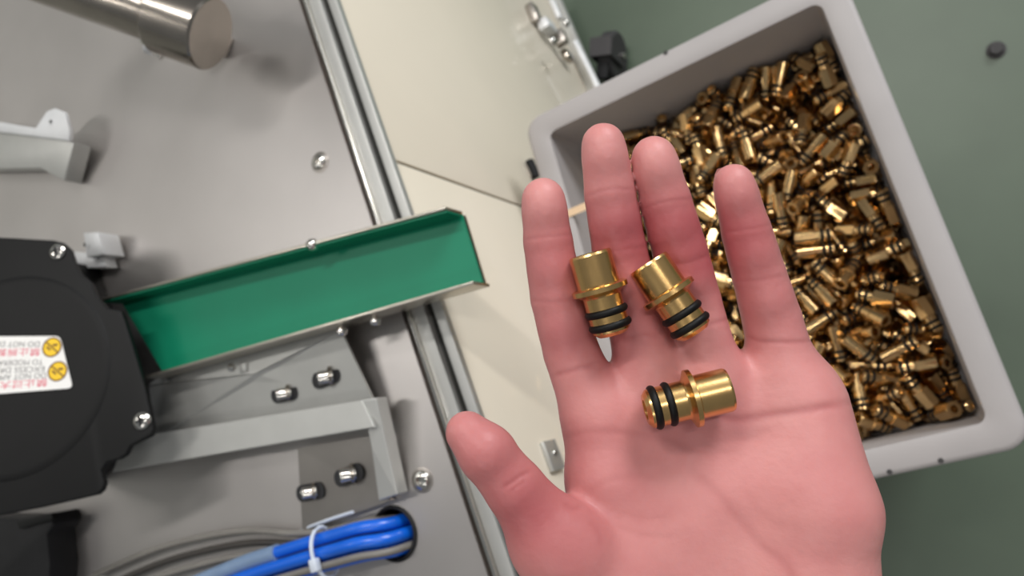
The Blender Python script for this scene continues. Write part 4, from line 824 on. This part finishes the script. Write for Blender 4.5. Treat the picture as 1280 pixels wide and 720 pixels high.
    (0,-57.4,35.7,6.3,0.58,-0.397,0.382,-0.6), (0,20,118.9,6.3,0.949,0.311,-0.001,-0.044), (0,-74.3,-130.8,6.3,0.206,0.795,-0.562,-0.103), (0,13.3,-40.9,6.3,0.588,0.808,0.046,0.003),
    (0,18.1,23.8,6.3,0.024,-0.075,-0.805,0.587), (0,62.1,76.9,6.3,0.944,-0.31,-0.012,0.116), (0,16.4,154.5,6.3,0.015,-0.02,0.585,0.81), (0,15.8,-91.3,6.3,0.503,-0.712,-0.383,0.305),
    (0,11.7,-19.7,6.3,0.766,0.566,-0.16,-0.261), (0,-92.7,21.7,6.3,0.177,0.491,0.815,0.254), (0,-111.6,80.7,6.3,0.569,0.459,0.408,0.547), (0,-66.7,100.4,6.3,0.309,0.951,0.004,-0.025),
    (0,-47.8,139.5,6.3,0.309,-0.94,0.145,-0.023), (0,-99.2,-134.3,6.2,0.228,0.692,0.652,0.209), (0,-111.6,134.3,6.2,0.256,-0.685,-0.653,0.196), (0,-51.3,127.1,6.2,0.171,-0.016,-0.283,0.944),
    (0,-46.5,-78.9,6.2,0.279,0.852,-0.422,-0.134), (0,-39.3,0.6,6.2,0.492,0.177,0.229,0.821), (0,-100.3,55.3,6.2,0.527,0.432,0.425,0.595), (0,-44.4,37.7,6.2,0.716,-0.233,-0.203,0.625),
    (0,-68.6,79,6.2,0.772,-0.244,0.19,-0.555), (0,-48.9,86.3,6.2,0.157,0.11,-0.577,-0.794), (0,15.9,-145.7,6.2,0.503,-0.37,-0.457,0.634), (0,-61.8,-60.9,6.2,0.31,-0.943,-0.116,0.038),
    (0,-52,-3.2,6.2,0.17,-0.509,-0.803,0.258), (0,0,6.7,6.2,0,-0.777,0.629,0), (0,-55.9,-146.2,6.2,0.666,-0.227,0.211,-0.679), (0,-90.1,154.4,6.2,0.309,-0.951,-0.025,0.008),
    (0,-39,-122,6.1,0.008,-0.942,-0.334,-0.023), (0,-81.7,-85,6.1,0.742,-0.525,-0.265,0.321), (0,-58.4,-91.9,6.1,0.007,0.973,-0.228,0.032), (0,-90.8,-37.4,6.1,0.295,-0.248,0.527,-0.758),
    (0,-41.2,-30.8,6.1,0.187,-0.468,-0.824,0.259), (0,17.5,-60.2,6.1,0.936,-0.007,-0.018,-0.352), (0,-93.1,-22.5,6.1,0.267,-0.232,0.54,-0.764), (0,-69.4,4.8,6.1,0.467,-0.675,0.446,-0.357),
    (0,15,2.4,6.1,0.661,-0.19,-0.246,0.683), (0,7,54.2,6.1,0.324,-0.491,0.642,-0.491), (0,-61.2,-114.8,6.1,0.221,0.745,0.591,0.218), (0,-89.8,-71.2,6.1,0.043,-0.234,0.921,-0.307),
    (0,7.8,-79.6,6.1,0.014,-0.899,-0.437,-0.029), (0,-88.2,-52.5,6.1,0.949,0.01,-0.031,0.314), (0,-70.9,-28.3,6.1,0.236,0.649,-0.694,-0.202), (0,-102.7,8.4,6.1,0.062,0.292,0.904,0.304),
    (0,57.5,-14,6.1,0.368,0.549,0.594,0.458), (0,-60.4,117,6.1,0.788,0.566,-0.159,-0.182), (0,-102.5,-111.9,6.1,0.102,0.067,0.302,0.945), (0,42.6,-36.4,6.1,0.081,0.019,-0.588,-0.805),
    (0,9.4,-116.1,6.1,0.54,0.719,-0.37,-0.232), (0,-57.1,-46.7,6.1,0.94,0.31,0.013,0.144), (0,0.1,133.8,6.1,0.673,0.234,0.203,0.672), (0,-84.2,-141.5,6.1,0.254,0.74,-0.597,-0.177),
]
for i, rec in enumerate(PILE): place(i, rec)
sm = bpy.data.meshes.new('fitting_bed')
so = Vector((CC.x, CC.y, ZIN))
sm.from_pydata([tuple(v - so) for v in STUFF[0]], [], STUFF[1])
sm.materials.append(M['brass_pile']); sm.materials.append(M['oring'])
sm.polygons.foreach_set('material_index', STUFF[2])
bed = bpy.data.objects.new('fitting_bed', sm); bed.location = so; COL.objects.link(bed)
tag(bed, 'buried lower layer of brass fittings at the bottom of the crate', 'fittings', kind='stuff')

# ------------------------------------------------------------------ the open left hand
def P(px, py, d):
    return np.array([(px - 640.0) / F_PX * d, -(py - 360.0) / F_PX * d, -d])   # mm, camera axes
FING = {
    'index':  [(679, 249, 236, 6.7), (685, 302, 238, 7.8), (696, 372, 240, 8.4), (714, 440, 243, 9.0), (748, 525, 248, 11.0)],
    'middle': [(754, 181, 233, 6.7), (762, 243, 235, 7.9), (774, 312, 238, 8.5), (790, 378, 241, 8.9), (815, 485, 248, 11.0)],
    'ring':   [(817, 198, 235, 6.9), (832, 253, 237, 8.0), (850, 315, 239, 8.5), (866, 378, 242, 8.9), (888, 480, 248, 11.0)],
    'pinky':  [(917, 230, 237, 6.3), (933, 290, 239, 7.7), (949, 345, 241, 8.3), (965, 400, 243, 9.2), (985, 485, 248, 11.0)],
}
THUMB = [(584, 541, 234, 6.8), (611, 570, 233, 8.6), (644, 611, 234, 9.3), (684, 664, 238, 12.0), (752, 740, 244, 16.0)]
PALM = [
    [(748, 525, 249, 11.0), (760, 600, 251, 13.0), (800, 830, 256, 17.0)],
    [(815, 480, 249, 11.0), (830, 600, 253, 12.0), (850, 830, 257, 17.0)],
    [(888, 475, 249, 11.0), (900, 600, 253, 12.0), (905, 830, 257, 17.0)],
    [(985, 480, 249, 11.0), (990, 600, 251, 13.0), (960, 830, 256, 17.0)],
    [(1008, 515, 249, 12.0), (1030, 640, 248, 16.6), (1022, 720, 249, 17.5), (985, 830, 255, 18.0)],
    [(752, 735, 245, 16.5), (775, 800, 248, 18.0), (830, 900, 257, 19.0)],
    [(850, 900, 259, 20.0), (850, 1180, 268, 23.0), (845, 1720, 285, 27.0)],
    [(925, 900, 259, 20.0), (935, 1180, 268, 24.0), (950, 1720, 285, 30.0)],
]
def remap(p):
    g = 14.0 * min(1.0, max(0.0, (620 - p[1]) / 200.0))
    return (p[0], p[1], p[2] + g, p[3] * (p[2] + g) / p[2])
FING = {k: [remap(p) for p in v] for k, v in FING.items()}
PALM = [[remap(p) for p in v] for v in PALM]
VOX = 1.05
lo = np.minimum(P(530, 720, 240), P(530, 1150, 262)); hi = np.maximum(P(1120, 140, 235), P(1135, 140, 275))
gx = np.arange(lo[0] - 3, hi[0] + 4, VOX, dtype=np.float32)
gy = np.arange(P(0, 1660, 283)[1], P(0, 138, 250)[1] + 4, VOX, dtype=np.float32)
gz = np.arange(-318, -218, VOX, dtype=np.float32)
GX, GY, GZ = np.meshgrid(gx, gy, gz, indexing='ij')
def cone(a, b):
    pa, ra, pb, rb = P(*a[:3]), a[3], P(*b[:3]), b[3]
    ba = pb - pa
    X, Y, Z = GX - pa[0], GY - pa[1], GZ - pa[2]
    h = np.clip((X * ba[0] + Y * ba[1] + Z * ba[2]) / ba.dot(ba), 0, 1)
    return np.sqrt((X - h * ba[0]) ** 2 + (Y - h * ba[1]) ** 2 + (Z - h * ba[2]) ** 2) - (ra + (rb - ra) * h)
def smin(a, b, k):
    h = np.maximum(k - np.abs(a - b), 0) / k
    return np.minimum(a, b) - h * h * k * 0.25
def chain(pts, k):
    d = cone(pts[0], pts[1])
    for a, b in zip(pts[1:-1], pts[2:]): d = smin(d, cone(a, b), k)
    return d
def ball(px, py, d, r, s=(1, 1, 1)):
    p = P(px, py, d)
    return (np.sqrt(((GX - p[0]) / s[0]) ** 2 + ((GY - p[1]) / s[1]) ** 2 + ((GZ - p[2]) / s[2]) ** 2) - r) * min(s)
palm = chain(PALM[0], 4)
for ch_ in PALM[1:]: palm = smin(palm, chain(ch_, 4), 15.0)
hand_d = None
for nm, pts in FING.items():
    f = chain(pts, 0.6)
    # soft pads between the joint creases
    for a, b, t, r in ((pts[0], pts[1], .25, .86), (pts[1], pts[2], .5, .78), (pts[2], pts[3], .55, .80)):
        q = [a[i] + (b[i] - a[i]) * t for i in range(4)]
        f = smin(f, ball(q[0], q[1], q[2] - q[3] * .22, q[3] * r, (1, 1.05, 1)), 3.0)
    d = smin(palm, f, 6.0)
    hand_d = d if hand_d is None else smin(hand_d, d, 1.2)
th = chain(THUMB, 1.5)
th = smin(th, ball(606, 562, 231, 7.4, (1, 1, 1)), 4.0)
th = smin(th, ball(706, 690, 236, 13.0, (1.15, 1.05, .9)), 7.0)
hand_d = smin(hand_d, th, 4.5)
# hollow of the palm
hp = P(872, 580, 228)
hol = np.sqrt(((GX - hp[0]) / 1.5) ** 2 + ((GY - hp[1]) / 1.25) ** 2 + (GZ - hp[2]) ** 2) - 15.5
hh = np.maximum(8.0 - np.abs(-hol - hand_d), 0) / 8.0
hand_d = np.maximum(hand_d, -hol) + hh * hh * 8.0 * 0.25

def surface_nets(D, org, h):
    S = D < 0
    n0, n1, n2 = D.shape
    acc = np.zeros((n0 - 1, n1 - 1, n2 - 1, 3), np.float32); cnt = np.zeros((n0 - 1, n1 - 1, n2 - 1), np.float32)
    corners = [(i, j, k) for i in (0, 1) for j in (0, 1) for k in (0, 1)]
    sl = lambda c: tuple(slice(c[a], D.shape[a] - 1 + c[a]) for a in range(3))
    for c in corners:
        for ax in range(3):
            if c[ax]: continue
            e = list(c); e[ax] = 1
            a, b = D[sl(c)], D[sl(e)]
            m = (a < 0) != (b < 0)
            t = np.where(m, a / np.where(m, a - b, 1), 0)
            for q in range(3):
                acc[..., q] += np.where(m, c[q] + (t if q == ax else 0), 0)
            cnt += m
    act = cnt > 0
    idx = -np.ones(act.shape, np.int64); idx[act] = np.arange(act.sum())
    I = np.argwhere(act)
    V = (I + acc[act] / cnt[act][:, None]) * h + org
    Q = []
    for ax in range(3):
        a = [slice(None)] * 3; b = [slice(None)] * 3
        a[ax] = slice(0, -1); b[ax] = slice(1, None)
        m = S[tuple(a)] != S[tuple(b)]
        E = np.argwhere(m)
        o1, o2 = [(1, 2), (2, 0), (0, 1)][ax]
        ok = (E[:, o1] > 0) & (E[:, o2] > 0) & (E[:, o1] < D.shape[o1] - 1) & (E[:, o2] < D.shape[o2] - 1)
        E = E[ok]
        ins = S[E[:, 0], E[:, 1], E[:, 2]]
        g = []
        for d1, d2 in ((0, 0), (-1, 0), (-1, -1), (0, -1)):
            T = E.copy(); T[:, o1] += d1; T[:, o2] += d2
            g.append(idx[T[:, 0], T[:, 1], T[:, 2]])
        g = np.stack(g, 1); g[ins] = g[ins][:, ::-1]
        Q.append(g)
    Q = np.concatenate(Q)
    return V, Q[:, ::-1]
HV, HQ = surface_nets(hand_d, np.array([gx[0], gy[0], gz[0]]), VOX)
del GX, GY, GZ
def surf_depth(px, py):
    """Depth (mm) of the skin seen at a pixel."""
    for d in np.arange(220, 290, 0.2):
        p = P(px, py, d)
        i = ((p - np.array([gx[0], gy[0], gz[0]])) / VOX).round().astype(int)
        if hand_d[tuple(i)] < 0.3: return d
    return 290.0
hm = bpy.data.meshes.new('hand')
hm.from_pydata(HV.tolist(), [], HQ.tolist())
bm = bmesh.new(); bm.from_mesh(hm)
for _ in range(2): bmesh.ops.smooth_vert(bm, verts=bm.verts, factor=0.5, use_axis_x=True, use_axis_y=True, use_axis_z=True)
bm.to_mesh(hm); bm.free()
tmp = bpy.data.objects.new('tmp', hm); COL.objects.link(tmp)
ss = tmp.modifiers.new('s', 'SUBSURF'); ss.levels = 1; ss.subdivision_type = 'CATMULL_CLARK'
hm = bpy.data.meshes.new_from_object(tmp.evaluated_get(bpy.context.evaluated_depsgraph_get()))
bpy.data.objects.remove(tmp)
nv = len(hm.vertices)
co = np.empty(nv * 3, np.float32); hm.vertices.foreach_get('co', co); co = co.reshape(-1, 3)
no = np.empty(nv * 3, np.float32); hm.vertex_normals.foreach_get('vector', no); no = no.reshape(-1, 3)
PX = 640 + F_PX * co[:, 0] / -co[:, 2]; PY = 360 - F_PX * co[:, 1] / -co[:, 2]
facing = np.clip((no[:, 2] - 0.05) / 0.35, 0, 1)
CREASE = [  # points, depth mm, half width px
    ([(652, 300), (684, 296), (716, 293)], 0.27, 2.6), ([(658, 374), (695, 378), (732, 370)], 0.33, 3.2), ([(690, 470), (720, 462), (748, 455)], 0.54, 4.0),
    ([(727, 247), (752, 239), (770, 236), (796, 237)], 0.30, 2.6), ([(735, 317), (774, 313), (812, 308)], 0.30, 3.0), ([(750, 440), (790, 420), (830, 420)], 0.36, 4.0),
    ([(798, 263), (832, 252), (870, 248)], 0.30, 2.6), ([(812, 328), (852, 330), (892, 318)], 0.30, 3.0), ([(850, 425), (880, 408), (915, 398)], 0.48, 3.0),
    ([(900, 291), (935, 287), (968, 280)], 0.30, 2.6), ([(912, 352), (950, 350), (985, 343)], 0.27, 3.0), ([(922, 412), (945, 425), (980, 428), (1018, 426)], 0.60, 3.2),
    ([(1066, 502), (1010, 512), (960, 519), (920, 524), (880, 512), (850, 480)], .85, 6.0),
    ([(690, 552), (730, 541), (780, 541), (840, 552), (890, 574)], .35, 5.0),
    ([(860, 585), (890, 610), (920, 645), (950, 680), (985, 712), (1000, 760)], .42, 7.0),
    ([(728, 622), (755, 604), (790, 596), (830, 600)], .22, 6.0),
    ([(628, 611), (641, 602), (654, 593), (664, 589)], .55, 3.0), ([(638, 616), (648, 607), (658, 601)], .25, 2.0),
    ([(706, 628), (716, 635), (728, 632)], .5, 4.0), ([(735, 650), (748, 664), (752, 684)], .3, 4.0),
    ([(770, 655), (800, 668), (850, 672)], .18, 4.0), ([(760, 636), (800, 648), (840, 646)], .18, 4.0), ([(930, 610), (950, 640), (985, 665)], .12, 5.0),
]
disp = np.zeros(nv, np.float32); crs = np.zeros(nv, np.float32)
for pts, amp, w in CREASE:
    sp_ = smooth_path([Vector((a, b, 0)) for a, b in pts], 6)
    dm = np.full(nv, 1e9, np.float32); tt = np.zeros(nv, np.float32)
    L_ = len(sp_) - 1
    for i in range(L_):
        ax_, ay_ = sp_[i].x, sp_[i].y; bx_, by_ = sp_[i + 1].x - ax_, sp_[i + 1].y - ay_
        h = np.clip(((PX - ax_) * bx_ + (PY - ay_) * by_) / (bx_ * bx_ + by_ * by_ + 1e-9), 0, 1)
        dd = np.hypot(PX - ax_ - h * bx_, PY - ay_ - h * by_)
        better = dd < dm
        dm = np.where(better, dd, dm); tt = np.where(better, (i + h) / L_, tt)
    fade = np.clip(np.minimum(tt, 1 - tt) * 6 + 0.25, 0, 1)
    g = np.exp(-(dm / w) ** 2) * facing * fade
    disp += 0.36 * amp * (g - 0.10 * np.exp(-((dm - 2.6 * w) / (1.6 * w)) ** 2) * facing * fade)
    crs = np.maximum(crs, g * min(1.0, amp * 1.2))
co2 = co - no * disp[:, None]
# redness: finger pads, thumb, sides of the palm
red = np.zeros(nv, np.float32)
def blob(px, py, r, a):
    global red
    red = red + a * np.exp(-(((PX - px) ** 2 + (PY - py) ** 2) / (r * r)))
for (px, py, r, a) in ((684, 330, 55, .5), (765, 290, 60, .75), (845, 290, 60, .75), (935, 290, 55, .75), (700, 420, 50, .5), (790, 400, 60, .6), (600, 560, 60, .5), (650, 640, 60, .7), (740, 560, 80, .3), (960, 380, 60, .4),
                       (870, 330, 60, .5), (720, 690, 70, .5), (1040, 600, 70, .25), (880, 560, 60, .25)): blob(px, py, r, a)
rot = np.array([[ROT[i][j] for j in range(3)] for i in range(3)])
wv = co2 @ rot.T * 0.001 + np.array([CAM.x, CAM.y, CAM.z])
h_org = Vector(wv.mean(0).tolist()); h_org.z = float(wv[:, 2].min())
hm.vertices.foreach_set('co', (wv - np.array(h_org)).astype(np.float32).ravel())
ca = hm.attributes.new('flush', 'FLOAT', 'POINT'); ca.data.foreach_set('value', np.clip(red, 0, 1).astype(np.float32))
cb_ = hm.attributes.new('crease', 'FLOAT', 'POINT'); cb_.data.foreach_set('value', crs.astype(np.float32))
hm.polygons.foreach_set('use_smooth', [True] * len(hm.polygons))
hm.update()
sk_m = bpy.data.materials.new('skin'); sk_m.use_nodes = True
nt = sk_m.node_tree; ns, ln = nt.nodes, nt.links
pb = ns['Principled BSDF']
def mixc(fac, a, b):
    m = ns.new('ShaderNodeMix'); m.data_type = 'RGBA'
    if isinstance(fac, float): m.inputs[0].default_value = fac
    else: ln.new(fac, m.inputs[0])
    for k, v in ((6, a), (7, b)):
        if isinstance(v, tuple): m.inputs[k].default_value = v
        else: ln.new(v, m.inputs[k])
    return m.outputs[2]
tc = ns.new('ShaderNodeTexCoord')
n1 = ns.new('ShaderNodeTexNoise'); n1.inputs['Scale'].default_value = 55; n1.inputs['Detail'].default_value = 4; ln.new(tc.outputs['Object'], n1.inputs['Vector'])
n2 = ns.new('ShaderNodeTexNoise'); n2.inputs['Scale'].default_value = 420; n2.inputs['Detail'].default_value = 5; ln.new(tc.outputs['Object'], n2.inputs['Vector'])
fl = ns.new('ShaderNodeAttribute'); fl.attribute_name = 'flush'
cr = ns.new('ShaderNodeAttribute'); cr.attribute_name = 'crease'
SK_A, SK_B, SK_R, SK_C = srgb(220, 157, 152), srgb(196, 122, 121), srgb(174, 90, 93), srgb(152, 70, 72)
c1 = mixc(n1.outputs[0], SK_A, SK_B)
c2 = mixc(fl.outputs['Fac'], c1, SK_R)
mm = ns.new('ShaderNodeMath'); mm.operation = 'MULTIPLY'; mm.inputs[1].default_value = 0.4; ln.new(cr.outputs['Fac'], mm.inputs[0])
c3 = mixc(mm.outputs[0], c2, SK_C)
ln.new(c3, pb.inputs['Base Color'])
pb.inputs['Roughness'].default_value = 0.46
pb.inputs['Specular IOR Level'].default_value = 0.4
pb.inputs['Subsurface Weight'].default_value = 0.25
pb.inputs['Subsurface Radius'].default_value = (0.0035, 0.0014, 0.0009)
pb.inputs['Subsurface Scale'].default_value = 1.0
bpn = ns.new('ShaderNodeBump'); bpn.inputs['Strength'].default_value = 0.30; bpn.inputs['Distance'].default_value = 0.0005
ln.new(n2.outputs[0], bpn.inputs['Height']); ln.new(bpn.outputs[0], pb.inputs['Normal'])
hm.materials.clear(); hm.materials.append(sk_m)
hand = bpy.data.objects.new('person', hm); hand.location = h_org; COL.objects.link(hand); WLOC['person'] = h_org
tag(hand, 'open left hand, palm up and fingers spread, holding three brass fittings', 'person')
# fingernails on the far side
M['nail'] = material('fingernail', srgb(232, 180, 172), 0.25, var=0.05, scale=200, coat=0.3)
cvec = lambda v: CAM + ROT @ Vector([c * .001 for c in v])
for nm, pts in list(FING.items()) + [('thumb', THUMB)]:
    a, b = P(*pts[0][:3]), P(*pts[1][:3]); r = pts[0][3] + .25
    ax_ = (a - b) / np.linalg.norm(a - b)
    back = np.array([0, 0, -1.0]); back -= ax_ * back.dot(ax_); back /= np.linalg.norm(back)
    sd_ = np.cross(ax_, back)
    vs, fs = [], []
    for i in range(9):
        x = -5.5 + 11.5 * i / 8
        sc_ = 1.0 if i < 6 else (1 - ((i - 5) / 3) ** 2 * .35)
        for j in range(9):
            t = math.radians(-38 + 76 * j / 8) * sc_
            R_ = r + .15 - (0.0 if x < 2 else (x - 2) ** 2 * .08)
            if i == 0: R_ -= .6
            vs.append(cvec(a + ax_ * x + (back * math.cos(t) + sd_ * math.sin(t)) * R_))
    for i in range(8):
        for j in range(8):
            fs.append((i * 9 + j, i * 9 + j + 1, (i + 1) * 9 + j + 1, (i + 1) * 9 + j))
    mesh_obj('fingernail', (vs, fs), M['nail'], hand)

# ------------------------------------------------------------------ the three fittings in the hand
HAND_MESH = fitting_meshes(0, 64, (64, 14), (M['brass'], M['oring']))
def held(stem, head, d_stem, d_head, label):
    a, b = cam_pt(stem[0], stem[1], d_stem * .001), cam_pt(head[0], head[1], d_head * .001)
    body, ring, xs = HAND_MESH
    ax_ = (b - a).normalized()
    t = thing('brass_fitting', label, 'fitting', (a + b) / 2, 'brass fittings on the palm')
    t.rotation_mode = 'QUATERNION'
    t.rotation_quaternion = Vector((1, 0, 0)).rotation_difference(ax_)
    o = bpy.data.objects.new('body', body); COL.objects.link(o); o.parent = t
    for xr in xs:
        r = bpy.data.objects.new('o_ring', ring); COL.objects.link(r); r.parent = t; r.location = (xr, 0, 0)
sd3, hd3 = surf_depth(812, 512), surf_depth(895, 492)
held((804, 513), (914, 486), sd3 - 6.6, hd3 - 8.2, 'brass fitting lying alone in the hollow of the palm')
held((765, 414), (738, 320), 243.0, 242.0, 'brass fitting resting across the bases of forefinger and middle finger')
held((866, 412), (813, 333), 241.0, 243.0, 'brass fitting resting on the base of the ring finger, stem to the lower right')
